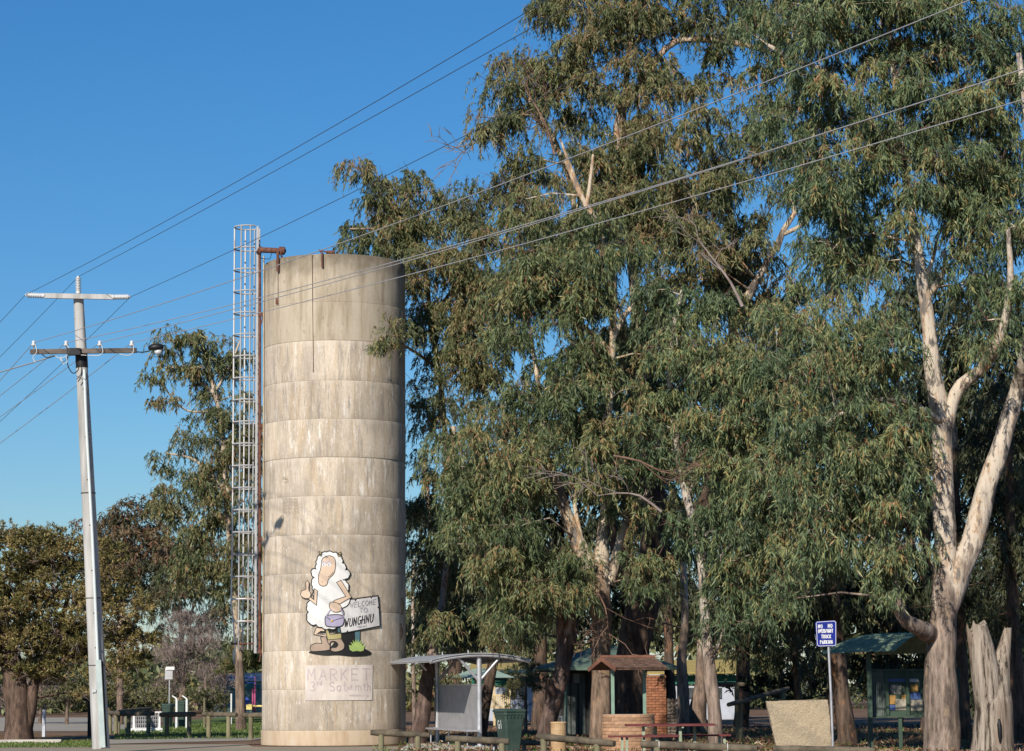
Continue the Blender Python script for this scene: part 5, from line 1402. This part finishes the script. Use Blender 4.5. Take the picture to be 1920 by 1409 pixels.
fork_tree = gum('gum_tree', 'gum forking low into cream limbs behind the round brick barbecue', 67.0,
    [[(1125, 1420, 46), (1126, 1370, 42), (1128, 1300, 37), (1127, 1220, 35), (1127, 1150, 38), (1126, 1090, 36), (1130, 1020, 26), (1136, 950, 20), (1136, 890, 15), (1140, 800, 12), (1146, 700, 12), (1150, 600, 12), (1150, 520, 10), (1120, 420, 10), (1085, 360, 9), (1060, 300, 7)],
     [(1118, 1085, 32), (1098, 1045, 28), (1080, 1010, 26), (1062, 965, 23), (1048, 920, 19), (1034, 880, 16), (1022, 850, 13), (1015, 760, 9), (1000, 660, 8), (985, 560, 6)],
     [(1092, 1030, 13), (1085, 990, 10), (1078, 950, 8), (1080, 900, 5)],
     [(1140, 1095, 26), (1152, 1060, 20), (1160, 1020, 16), (1172, 985, 12), (1182, 970, 8), (1215, 920, 6)],
     [(1148, 640, 12), (1172, 590, 10), (1195, 575, 9), (1222, 600, 8)], [(1144, 660, 10), (1115, 630, 9), (1075, 600, 8), (1040, 590, 6)], [(1146, 700, 11), (1118, 690, 10), (1085, 660, 9), (1058, 620, 6)],
     [(1100, 390, 9), (1080, 340, 8), (1065, 300, 6), (1050, 260, 4)], [(1100, 390, 9), (1108, 330, 7), (1112, 290, 5)]],
    [(1080, 570, 150, 90), (1130, 690, 110, 70), (1000, 500, 95, 70), (960, 620, 80, 70), (1090, 800, 120, 80, 66), (960, 950, 130, 90, 66), (930, 850, 90, 70, 66), (1010, 1060, 110, 80, 65.5), (1130, 880, 70, 70, 65.5), (960, 1120, 75, 75, 66), (1180, 930, 70, 60, 66), (1060, 1110, 50, 60, 65.5), (1200, 1040, 50, 60, 65.5), (1000, 730, 80, 70), (1060, 940, 22, 70, 66.5, .6), (1225, 1100, 45, 40, 65.5), (860, 920, 60, 80, 70), (870, 840, 60, 50, 70), (850, 1000, 40, 40, 70), (930, 1060, 60, 50, 68), (1150, 470, 110, 70), (1010, 400, 60, 50)],
    PALE_BARK, LEAF, 13, group=GRP, L=.18, Wd=.030, clump=.60, dens=1.6, holes=((1020, 640, 26, 52), (1055, 960, 46, 92), (1072, 960, 15, 50), (1130, 1010, 22, 70), (1168, 1010, 20, 40), (1195, 610, 28, 40), (1160, 560, 14, 60), (1000, 680, 20, 30), (1150, 770, 24, 30)))
mass_tree = gum('gum_tree', 'massive dark trunked gum, tallest crown, behind the red tiled barbecue shelter', 73.0,
    [[(1170, 1420, 76), (1173, 1350, 68), (1181, 1270, 60), (1193, 1190, 62), (1208, 1120, 58), (1220, 1060, 48), (1228, 960, 40), (1222, 860, 40), (1210, 760, 32), (1200, 660, 25), (1190, 540, 21), (1180, 430, 18), (1172, 330, 15), (1168, 240, 13), (1175, 140, 11), (1185, 30, 10), (1190, -80, 7)],
     [(1216, 1110, 38), (1252, 1065, 32), (1290, 1000, 28), (1340, 880, 22), (1370, 700, 20), (1375, 560, 18), (1378, 480, 14), (1365, 380, 12), (1340, 300, 9), (1320, 200, 7)],
     [(1195, 1175, 36), (1176, 1090, 28), (1150, 1000, 24), (1120, 840, 20), (1100, 700, 14), (1080, 560, 12), (1078, 430, 10), (1070, 350, 9), (1040, 270, 8), (1010, 220, 8), (985, 160, 6)],
     [(1172, 330, 14), (1155, 240, 12), (1180, 180, 9), (1200, 165, 7)], [(1060, 320, 8), (1040, 260, 7), (1000, 200, 7), (950, 150, 5)], [(1078, 400, 8), (1100, 330, 6), (1085, 270, 6)],
     [(1378, 540, 16), (1398, 480, 13), (1430, 420, 8)], [(1400, 560, 18, 71), (1420, 525, 14, 71), (1452, 470, 10, 71)], [(1455, 470, 14, 71), (1470, 430, 11, 71), (1490, 400, 9, 71), (1485, 380, 5, 71)], [(1468, 440, 9, 71), (1500, 425, 8, 71), (1520, 405, 5, 71)],
     [(1175, 200, 12), (1250, 90, 12), (1310, 75, 11), (1400, 85, 11), (1470, 110, 8)], [(1365, 400, 10), (1330, 330, 8), (1300, 280, 5)]],
    [(1075, 50, 80, 75), (1020, 20, 40, 45), (1010, 120, 70, 40), (965, 155, 65, 45), (905, 160, 22, 40, 73, .8), (965, 230, 60, 60), (1080, 200, 110, 90), (1150, 100, 100, 90), (1215, 160, 90, 100), (1160, 300, 110, 90), (985, 300, 55, 45), (1270, 300, 80, 90), (1345, 90, 40, 100), (1260, 30, 110, 50), (1210, 40, 70, 60), (1280, 420, 110, 80), (1180, 420, 100, 70), (1400, 520, 100, 80), (1440, 350, 50, 70), (1420, 230, 45, 70), (1400, 40, 60, 60), (1190, -60, 150, 50), (1320, 520, 90, 60), (1370, 330, 55, 60), (1050, 420, 70, 50), (1450, 20, 60, 60), (930, 250, 30, 50, 73, .8), (1110, 0, 110, 40), (1030, 175, 60, 50), (1200, 560, 90, 70, 71), (1230, 650, 80, 70, 71), (1180, 740, 80, 70, 71), (1150, 380, 70, 60, 71), (1340, 230, 60, 60, 71), (1390, 440, 80, 60, 71), (1330, 430, 70, 60, 71), (1280, 200, 50, 50, 72), (1410, 310, 30, 50, 72), (1250, 340, 70, 60, 71), (1340, 0, 70, 50), (1020, 370, 60, 50, 72), (1090, 300, 60, 60, 72), (1040, 470, 80, 60, 71), (985, 320, 40, 40), (1110, 370, 50, 40, 71), (1270, 260, 50, 50, 71), (1300, 480, 60, 60, 70), (1440, 260, 40, 50, 71), (1250, 430, 60, 50, 70), (1335, 330, 40, 50, 70), (1225, 250, 40, 50, 71)],
    DARK_BARK, LEAF_O, 14, group=GRP, L=.19, Wd=.032, clump=.62, dens=1.25, holes=((1292, 130, 26, 36), (1285, 75, 20, 12), (1398, 130, 12, 40), (1075, 175, 30, 22), (1030, 95, 40, 16), (1075, 345, 22, 40), (1155, 215, 20, 34), (1445, 345, 14, 40), (1415, 365, 10, 24), (1030, 330, 24, 18), (1250, 245, 18, 28)))
gum('gum_tree', 'gum with flaking brown trunk leaning beside the tower, its crown topping the tower', 71.5,
    [[(781, 1400, 34), (788, 1365, 32), (795, 1320, 28), (802, 1270, 25, 71.8), (812, 1225, 20, 72.5), (826, 1150, 13, 75), (838, 1050, 11, 76), (840, 950, 12, 76), (836, 840, 11, 76), (826, 720, 10, 76), (810, 620, 9, 76), (800, 520, 8, 76), (785, 430, 7, 76), (760, 370, 5, 76)],
     [(800, 520, 8, 76), (760, 450, 6, 76), (720, 380, 5, 76), (690, 320, 3, 76)], [(806, 600, 7, 76), (850, 540, 6, 75), (885, 480, 5, 75), (900, 440, 4, 75)], [(818, 690, 7, 76), (785, 665, 6, 73), (745, 640, 4, 70)], [(760, 440, 5, 76), (700, 430, 4, 76), (650, 430, 3, 76)],
     [(822, 720, 8, 76), (850, 700, 7, 75), (900, 660, 5, 74), (935, 620, 4, 74)]],
    [(685, 325, 42, 38, 76), (705, 375, 50, 45, 76), (765, 400, 62, 60, 76), (790, 350, 35, 30, 76), (655, 430, 38, 32, 76), (720, 440, 60, 40, 76), (830, 420, 70, 60, 76), (890, 430, 60, 50, 75), (800, 500, 90, 50, 75), (860, 540, 100, 70, 75), (780, 600, 44, 60, 74), (727, 640, 22, 50, 69.8, .6), (745, 600, 26, 40, 70, .6), (880, 640, 100, 80, 74.5), (820, 700, 40, 50, 74.5), (930, 540, 70, 60, 74), (910, 740, 70, 60, 74), (940, 470, 50, 50, 74), (885, 375, 40, 36, 75), (940, 370, 50, 45, 75), (985, 360, 50, 50, 74), (960, 425, 60, 45, 74), (830, 480, 60, 40, 74), (705, 440, 70, 34, 76), (760, 462, 60, 40, 76), (640, 452, 26, 22, 76), (790, 525, 34, 46, 75), (786, 650, 26, 56, 75), (802, 740, 36, 40, 78), (730, 345, 40, 36, 76), (850, 790, 50, 45, 74), (885, 690, 60, 60, 74),
     (792, 770, 28, 60, 80), (786, 900, 26, 90, 80.5), (800, 1020, 36, 90, 80.5), (826, 1120, 50, 70, 80.5), (866, 1180, 50, 44, 80), (796, 1170, 30, 50, 81), (824, 1180, 26, 46, 72, .6)],
    MOTTLE, LEAF_O, 15, group=GRP, L=.175, Wd=.030, clump=.55, dens=1.25, holes=((798, 545, 14, 24), (772, 690, 10, 24), (930, 745, 14, 16), (800, 455, 10, 12), (768, 1000, 10, 30)))
gum('gum_tree', 'leaning gum with dark mottled red and black trunk left of the toilet block', 68.5,
    [[(1022, 1400, 36), (1026, 1360, 33), (1040, 1310, 31), (1052, 1265, 30), (1061, 1225, 28), (1070, 1180, 26), (1076, 1140, 20), (1080, 1100, 15), (1090, 1050, 10)],
     [(1052, 1265, 24), (1052, 1220, 20), (1051, 1170, 16), (1048, 1120, 13), (1040, 1050, 9), (1030, 1000, 6)], [(1034, 1300, 18, 68.2), (1031, 1284, 16, 68), (1029, 1272, 5, 67.9)]],
    [(1000, 1150, 70, 45, 68), (1080, 1130, 50, 40, 68), (1020, 1060, 70, 60, 68), (950, 1190, 60, 35, 69, 1)],
    MOTTLE, LEAF_O, 16, group=GRP, L=.19, Wd=.03, clump=.5, dens=.8)
gum('gum_tree', 'dark leaning trunk seen behind the right post of the grey shelter', 76.0,
    [[(898, 1400, 28), (903, 1350, 26), (912, 1300, 23), (922, 1255, 20), (934, 1200, 17), (940, 1120, 14), (935, 1030, 12), (920, 930, 10), (900, 820, 8)]],
    [(880, 1060, 60, 90, 80), (930, 1020, 70, 90), (860, 1180, 55, 50, 80), (920, 1170, 60, 50)],
    DARK_BARK, LEAF_O, 17, group=GRP, L=.2, Wd=.032, clump=.62, dens=.9, holes=((775, 780, 14, 30), (780, 960, 12, 40)))
# trunks and crowns further back in the shade
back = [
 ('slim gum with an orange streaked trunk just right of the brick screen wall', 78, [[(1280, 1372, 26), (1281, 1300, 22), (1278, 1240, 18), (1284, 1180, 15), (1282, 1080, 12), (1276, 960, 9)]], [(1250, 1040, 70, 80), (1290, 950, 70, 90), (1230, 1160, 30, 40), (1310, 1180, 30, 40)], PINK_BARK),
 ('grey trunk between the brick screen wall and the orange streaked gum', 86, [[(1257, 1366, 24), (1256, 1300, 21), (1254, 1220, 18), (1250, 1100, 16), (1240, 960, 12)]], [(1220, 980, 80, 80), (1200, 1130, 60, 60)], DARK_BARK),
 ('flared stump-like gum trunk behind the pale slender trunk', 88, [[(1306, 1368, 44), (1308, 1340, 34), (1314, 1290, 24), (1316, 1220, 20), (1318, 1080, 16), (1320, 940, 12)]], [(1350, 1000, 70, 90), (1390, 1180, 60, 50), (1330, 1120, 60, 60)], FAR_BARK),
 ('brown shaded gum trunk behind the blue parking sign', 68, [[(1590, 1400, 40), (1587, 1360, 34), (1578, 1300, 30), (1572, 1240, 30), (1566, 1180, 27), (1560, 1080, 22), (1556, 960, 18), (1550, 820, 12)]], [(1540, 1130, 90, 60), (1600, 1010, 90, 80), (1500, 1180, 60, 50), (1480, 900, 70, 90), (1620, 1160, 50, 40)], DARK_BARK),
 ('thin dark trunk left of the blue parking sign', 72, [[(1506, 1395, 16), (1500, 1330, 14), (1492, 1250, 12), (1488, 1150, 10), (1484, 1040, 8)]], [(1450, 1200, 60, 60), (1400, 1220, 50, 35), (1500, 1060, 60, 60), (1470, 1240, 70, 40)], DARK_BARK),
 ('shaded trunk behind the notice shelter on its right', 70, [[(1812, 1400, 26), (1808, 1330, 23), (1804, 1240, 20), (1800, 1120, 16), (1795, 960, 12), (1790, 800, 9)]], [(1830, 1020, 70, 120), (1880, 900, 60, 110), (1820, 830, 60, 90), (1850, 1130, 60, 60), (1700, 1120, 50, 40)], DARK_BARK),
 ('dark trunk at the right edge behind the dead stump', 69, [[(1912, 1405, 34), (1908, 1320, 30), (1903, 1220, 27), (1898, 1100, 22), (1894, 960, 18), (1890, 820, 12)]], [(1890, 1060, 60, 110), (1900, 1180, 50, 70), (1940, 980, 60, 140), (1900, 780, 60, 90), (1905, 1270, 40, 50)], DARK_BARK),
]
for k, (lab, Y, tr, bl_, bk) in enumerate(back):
    gum('gum_tree', lab, Y, tr, bl_, bk, LEAF_SHADE if k not in (0,) else LEAF, 30 + k, group=GRP, L=.22, Wd=.036, clump=.75, dens=1.1, ns=20, nl=20, simple=True, ntw=3)
# trees off to the right and nearer, just outside the frame: their shade falls into the park
gum('gum_tree', 'spreading gum at the right edge whose crown hangs in from beyond the frame', 55.0,
    [[(2070, 1440, 70), (2065, 1300, 56), (2060, 1100, 48), (2050, 900, 40), (2040, 700, 30), (2030, 500, 20), (2020, 300, 12)]],
    [(2010, 250, 80, 150), (2080, 420, 120, 160), (2120, 700, 110, 160), (2060, 100, 120, 120), (2130, 950, 90, 130)],
    PALE_BARK, LEAF_B, 44, group=GRP, L=.24, Wd=.045, clump=.8, dens=.8, simple=True)
# dark wood behind
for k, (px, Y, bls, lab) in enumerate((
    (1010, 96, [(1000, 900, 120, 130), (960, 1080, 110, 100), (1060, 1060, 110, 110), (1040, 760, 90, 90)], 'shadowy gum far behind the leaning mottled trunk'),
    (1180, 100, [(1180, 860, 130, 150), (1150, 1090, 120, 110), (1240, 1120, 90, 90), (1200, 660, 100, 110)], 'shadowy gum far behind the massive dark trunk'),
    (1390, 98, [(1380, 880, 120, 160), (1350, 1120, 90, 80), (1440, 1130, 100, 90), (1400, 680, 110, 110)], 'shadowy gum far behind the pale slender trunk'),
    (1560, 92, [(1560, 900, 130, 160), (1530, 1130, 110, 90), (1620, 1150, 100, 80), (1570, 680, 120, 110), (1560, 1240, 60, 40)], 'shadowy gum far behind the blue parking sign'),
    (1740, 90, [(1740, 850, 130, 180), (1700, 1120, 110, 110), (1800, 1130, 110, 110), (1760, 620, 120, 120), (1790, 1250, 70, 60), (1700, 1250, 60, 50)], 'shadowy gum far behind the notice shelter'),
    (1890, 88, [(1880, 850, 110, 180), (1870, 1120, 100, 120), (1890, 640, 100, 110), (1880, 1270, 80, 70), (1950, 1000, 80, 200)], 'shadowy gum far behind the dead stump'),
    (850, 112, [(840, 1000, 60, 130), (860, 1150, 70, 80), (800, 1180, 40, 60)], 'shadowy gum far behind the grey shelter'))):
    gum('gum_tree', lab, Y, [[(px, 1365, 30), (px + 4, 1200, 24), (px - 4, 1000, 18), (px, 800, 12)], [(px, 1150, 14), (px + 40, 1000, 10), (px + 60, 880, 7)], [(px, 1120, 14), (px - 40, 980, 10), (px - 55, 860, 7)]], bls, DARK_BARK, LEAF_SHADE, 60 + k, group=GRP, L=.32, Wd=.07, clump=1.0, dens=1.25, ns=19, nl=19, simple=True, ntw=2)

# left side
gum('gum_tree', 'tall open gum with drooping crown behind the ladder cage', 98.0,
    [[(452, 1362, 22), (450, 1290, 18), (446, 1200, 16), (438, 1100, 15), (430, 1000, 13), (424, 900, 12), (415, 800, 10), (404, 740, 9), (392, 690, 7), (380, 640, 5)], [(424, 920, 8), (395, 890, 6), (360, 860, 5), (310, 850, 3)], [(404, 740, 7), (370, 710, 6), (345, 690, 5), (310, 690, 3)], [(410, 770, 6), (350, 770, 4), (310, 730, 3)], [(440, 1090, 8), (400, 1040, 6), (370, 1000, 4)], [(345, 690, 4), (338, 660, 4), (335, 630, 3)], [(400, 740, 6), (430, 690, 5), (450, 640, 4)]],
    [(350, 625, 32, 24), (355, 660, 40, 30), (305, 655, 22, 30), (300, 710, 20, 36, 98, .5), (283, 745, 16, 16, 98, .5), (318, 755, 12, 20, 98, .4), (400, 640, 38, 34), (390, 710, 45, 40), (415, 770, 50, 50), (440, 690, 40, 60), (385, 800, 35, 40), (350, 835, 34, 26), (430, 850, 60, 60), (390, 900, 50, 50), (300, 865, 22, 34, 98, .6), (320, 910, 40, 34), (345, 940, 44, 40), (430, 950, 60, 60), (400, 1020, 70, 60), (450, 1060, 40, 90), (360, 1070, 45, 50), (460, 1160, 40, 60), (470, 860, 30, 100), (345, 1000, 34, 34), (280, 700, 12, 16, 98, .4)],
    FAR_BARK, LEAF_O, 21, group=GRP, L=.22, Wd=.040, clump=.60, dens=1.35, ns=18, nl=18, simple=True, ntw=4, holes=((350, 790, 14, 14), (370, 730, 10, 10)))
gum('gum_tree', 'reddish bronze topped gum beyond the olive tree, behind the power pole', 118.0,
    [[(225, 1350, 14), (226, 1200, 12), (230, 1050, 8), (240, 960, 4)], [(228, 1100, 8), (270, 1020, 6), (300, 980, 4)]],
    [(240, 965, 45, 35), (200, 985, 40, 45), (290, 980, 40, 40), (240, 1030, 85, 50), (310, 1040, 60, 55), (200, 1060, 60, 50), (280, 1100, 70, 50), (160, 985, 16, 28)],
    FAR_BARK, LEAF_R, 22, group=GRP, L=.26, Wd=.05, clump=.75, dens=1.5, ns=18, nl=17, simple=True, ntw=3, droop=.7)
gum('gum_tree', 'hazy grey green gum between the bronze tree and the ladder cage', 125.0,
    [[(340, 1348, 12), (342, 1250, 10), (338, 1150, 8), (335, 1040, 5)], [(340, 1200, 6), (362, 1140, 5), (385, 1080, 3)]],
    [(330, 1060, 60, 50), (370, 1110, 50, 60), (310, 1120, 50, 40), (290, 1160, 40, 40), (400, 1160, 40, 50), (345, 1150, 20, 20)],
    FAR_BARK, LEAF_O, 23, group=GRP, L=.26, Wd=.05, clump=.7, dens=1.1, ns=16, nl=14, simple=True, ntw=4)
gum('tea_tree', 'rounded dense olive tree with a short thick dark trunk at the left edge', 80.0,
    [[(34, 1384, 62), (34, 1360, 52), (32, 1320, 46), (26, 1270, 44), (10, 1200, 34), (-10, 1120, 22), (-20, 1060, 12)], [(44, 1375, 34), (56, 1330, 26), (62, 1290, 22), (80, 1240, 16), (110, 1180, 12), (130, 1110, 7)], [(70, 1270, 14), (130, 1230, 10), (190, 1190, 7)]],
    [(40, 1050, 110, 55), (120, 1080, 90, 75), (190, 1090, 60, 70), (30, 1150, 120, 90), (140, 1170, 110, 70), (230, 1160, 50, 60), (60, 1230, 120, 50), (200, 1240, 65, 60), (245, 1230, 40, 50), (10, 1265, 60, 25), (215, 1300, 45, 35), (120, 1260, 60, 35), (265, 1200, 22, 40), (180, 1300, 30, 25), (90, 1020, 60, 28), (-60, 1130, 80, 120)],
    bark_mat('tea_tree_bark', (.2, .15, .12), (.11, .085, .07), (.2, .12, .08), (.12, .08, .06), 30), LEAF_M, 24, cat='tree', L=.12, Wd=.042, clump=.50, dens=.95, ns=25, nl=18, simple=True, ntw=10, droop=.05, up=.35, rnd=.75, outw=.8, fall=-.1, flat=.9, twig_mat=TWIG_G, curl=.1)
def bush(label, px, Y, bls, leaf, seed, name='shrub', **kw):
    k = dict(L=.16, Wd=.05, clump=.55, dens=1.0, ns=20, nl=16, simple=True, ntw=6, droop=.1, up=.35, rnd=.8, outw=.8, fall=0.0, flat=.9, twig_mat=TWIG_G)
    k.update(kw)
    return gum(name, label, Y, [[(px, 1350, 8), (px + 1, 1310, 6), (px, 1270, 4)]], bls, FAR_BARK, leaf, seed, cat='shrub', **k)
bush('bare pinkish grey twiggy shrub behind the green bins', 345, 116, [(350, 1210, 60, 50), (390, 1240, 60, 50), (330, 1260, 40, 50), (370, 1290, 70, 40), (320, 1300, 40, 30), (410, 1290, 30, 40), (350, 1180, 30, 30)], LEAF_P, 70, L=.34, Wd=.022, clump=.7, ntw=14, up=.9, dens=.9)
bush('low olive bush at the foot of the bare pinkish shrub', 385, 114, [(390, 1318, 45, 22), (300, 1322, 30, 18), (420, 1312, 24, 26), (360, 1325, 40, 18)], LEAF_S, 71)
bush('pinkish brown hedge bush between the olive tree trunk and the white marker post', 75, 124, [(85, 1300, 40, 38), (60, 1310, 40, 30), (20, 1310, 50, 30)], LEAF_P, 72, L=.24, Wd=.03, up=.7)
bush('yellow green bush left of the power pole beyond the gravel', 125, 121, [(130, 1300, 40, 36), (160, 1305, 30, 32), (110, 1325, 30, 18), (190, 1315, 30, 24)], LEAF_S, 73)
bush('dull green bush right of the power pole beyond the gravel', 225, 120, [(215, 1310, 40, 30), (260, 1315, 40, 24), (285, 1300, 26, 30)], LEAF_S, 74)
gum('small_pine', 'small bushy pine on a bare stem beside the tower on the left', 106, [[(449, 1352, 11), (449, 1310, 9), (450, 1270, 7), (450, 1225, 4)]], [(450, 1225, 32, 22), (445, 1252, 30, 22), (470, 1240, 20, 26), (425, 1250, 16, 18)], FAR_BARK, LEAF_O, 75, cat='tree', L=.22, Wd=.035, clump=.4, dens=1.0, ns=22, nl=20, simple=True, droop=.3, up=.3, outw=.8)
bush('grey green tea tree shrub between the pavilion and the toilet block', 985, 92, [(985, 1262, 26, 24), (975, 1290, 26, 26), (1005, 1285, 24, 34), (985, 1318, 30, 20), (1015, 1262, 20, 16)], LEAF_S, 76, clump=.45, L=.14, Wd=.03)
bush('dark understorey bush behind the rough concrete block', 1520, 96, [(1500, 1290, 50, 34), (1560, 1280, 40, 40), (1440, 1300, 40, 30), (1500, 1328, 80, 14)], LEAF_SHADE, 80, L=.22, Wd=.07, clump=.7)
bush('dark understorey bush seen past the notice board posts', 1690, 94, [(1660, 1270, 50, 46), (1720, 1270, 50, 46), (1610, 1290, 40, 36), (1680, 1328, 90, 14)], LEAF_SHADE, 81, L=.22, Wd=.07, clump=.7)
bush('dark understorey bush behind the dead stump', 1850, 92, [(1800, 1270, 50, 60), (1880, 1250, 60, 70), (1850, 1310, 60, 40), (1840, 1330, 70, 14)], LEAF_SHADE, 82, L=.22, Wd=.07, clump=.7)
bush('bright olive shrub behind the leaning mottled trunk', 1010, 112, [(985, 1240, 36, 22), (1010, 1230, 30, 20), (950, 1245, 30, 18)], LEAF_S, 77)
gum('gum_tree', 'thin pale trunk standing close behind the tower', 100, [[(777, 1352, 8), (776, 1300, 7.5), (775, 1230, 7), (774, 1150, 6), (776, 1050, 5)]], [(780, 1040, 20, 60), (790, 1200, 30, 60), (768, 1290, 12, 40), (815, 1250, 40, 40)], SLIM_BARK, LEAF_S, 78, group=GRP, L=.22, Wd=.045, clump=.6, simple=True, ns=16, nl=14)
# far tree line that reads as one mass
rs = np.random.RandomState(99); cen = []; rad = []
for k in range(300):
    px = rs.uniform(-200, 2150); Y = rs.uniform(165, 215)
    top = (1238 if px < 560 else 1130) + 18 * math.sin(px * .011) + 12 * math.sin(px * .037)
    w_ = W(px, rs.uniform(top, 1330), Y); cen.append(w_[:]); rad.append(rs.uniform(1.1, 2.2))
V, T, Q, a, b = leaf_cloud(rs, np.array(cen), np.array(rad), 16, 9, .8, .34, droop=.4, simple=True)
o = np_mesh('far_wood', V, T, Q, LEAF_O, None, (0, 190, 0), {'tint': a, 'clump': b}); o['kind'] = 'stuff'

# ------------------------------------------------------------------ bare dead branches in the crowns
def dead_branch(tree_, pts, Y, r, seed, mat):
    rg = random.Random(seed); P_ = [W(x, y, Y) for x, y in pts]
    mb = MB()
    pr, rr_ = resample([(p.x, p.y, p.z, r * (1 - .75 * i / (len(P_) - 1))) for i, p in enumerate(P_)], .25)
    mb.tube(pr, rr_, 7, wob=.1, wf=4)
    def grow(p, d, L, r_, lv):
        q = p + d * L; m_ = (p + q) / 2 + Vector((rg.uniform(-1, 1), rg.uniform(-1, 1), rg.uniform(-.5, 1))) * L * .12
        mb.tube([p, m_, q], [r_, r_ * .85, r_ * .6], 4, False)
        if lv > 0:
            for _ in range(3): grow(m_.lerp(q, rg.uniform(.1, 1)), (d + Vector((rg.uniform(-1, 1), rg.uniform(-1, 1), rg.uniform(-.7, .9))) * .9).normalized(), L * rg.uniform(.5, .8), max(.009, r_ * .6), lv - 1)
    for i in range(2, len(pr), 1):
        d = (pr[i] - pr[i - 1]).normalized()
        grow(pr[i], (d + Vector((rg.uniform(-1, 1), rg.uniform(-1, 1), rg.uniform(-.8, 1)))).normalized(), rg.uniform(.5, 1.3), max(.014, rr_[i] * .6), 2)
    return mb.build('dead_branch', mat, tree_)
dead_branch(mass_tree, [(1392, 575), (1370, 530), (1340, 490), (1310, 450)], 64.5, .05, 1, TWIG_G)
dead_branch(fork_tree, [(1240, 960), (1200, 930), (1160, 925), (1120, 930)], 64, .04, 2, TWIG_G)
dead_branch(slim_tree, [(1150, 855), (1200, 865), (1240, 885), (1280, 890)], 64, .035, 3, TWIG)
dead_branch(mass_tree, [(1040, 290), (1025, 240), (1005, 200), (985, 170)], 71, .04, 4, TWIG)
dead_branch(fork_tree, [(1120, 1110), (1135, 1140), (1140, 1175), (1145, 1200)], 65.6, .03, 5, TWIG)
dead_branch(mass_tree, [(940, 255), (905, 262), (880, 275), (865, 295)], 72.5, .02, 6, TWIG_G)

# ------------------------------------------------------------------ leaf litter, grass, weeds
def scatter(name, n, region, L, Wd, mat, seed, up=.15, zoff=0):
    rs = np.random.RandomState(seed)
    P_ = np.array([region(rs) for _ in range(n)])
    d = rs.normal(size=(n, 3)); d[:, 2] = np.abs(d[:, 2]) * up + up * .5; d = unit(d); s = unit(np.cross(d, rs.normal(size=(n, 3))))
    ln = L * rs.uniform(.5, 1.3, (n, 1)); wd = Wd * rs.uniform(.6, 1.3, (n, 1)); p = P_ + np.array([0, 0, .004 + zoff])
    V = np.stack([p, p + d * ln * .5 - s * wd * .5, p + d * ln, p + d * ln * .5 + s * wd * .5], 1)
    V[:, :, 2] = np.maximum(V[:, :, 2], .001)
    q = np.arange(n, dtype=np.int32)[:, None] * 4 + np.array([[0, 1, 2, 3]], np.int32)
    o = np_mesh(name, V.reshape(-1, 3), None, q, mat, None, (0, 60, 0), {'tint': np.repeat(rs.random(n), 4), 'clump': np.repeat(rs.random(n), 4)}); o['kind'] = 'stuff'
LIT = leaf_mat('fallen_leaf', [(.2, (.07, .035, .02)), (.5, (.18, .095, .055)), (.75, (.30, .19, .11)), (.9, (.42, .33, .22))], .1)
GRS = leaf_mat('grass_blade', [(.2, (.06, .11, .02)), (.5, (.12, .19, .04)), (.8, (.20, .22, .07))], .25)
def park(rs):
    y = 56 + 44 * rs.random() ** 1.5; x = rs.uniform(-3.0, 16) * y / 70; return (x, y, 0)
scatter('leaf_litter', 26000, park, .16, .04, LIT, 1, .25)
gl = [G(x, y) for x, y in ((215, 1368), (300, 1362), (430, 1346), (560, 1346), (560, 1378), (492, 1379), (215, 1375))]
def lawn(rs):
    y = rs.uniform(81, 130); f = (y - 81) / 49; x0 = XG(215 + 215 * min(1, max(0, (y - 92) / 30)), y).x; x1 = XG(560, y).x; return (rs.uniform(x0, x1), y, 0)
scatter('grass', 16000, lawn, .09, .03, GRS, 2, 1.6)
def vg(rs):
    y = rs.uniform(70.5, 79); return (rs.uniform(XG(-40, y).x, XG(190, y).x), y, 0)
scatter('verge_grass', 5000, vg, .08, .03, GRS, 3, 1.2)
def pk2(rs):
    y = rs.uniform(57, 90); return (rs.uniform(XG(700, y).x, XG(1900, y).x), y, 0)
scatter('weeds', 5000, pk2, .12, .03, GRS, 4, 1.0)
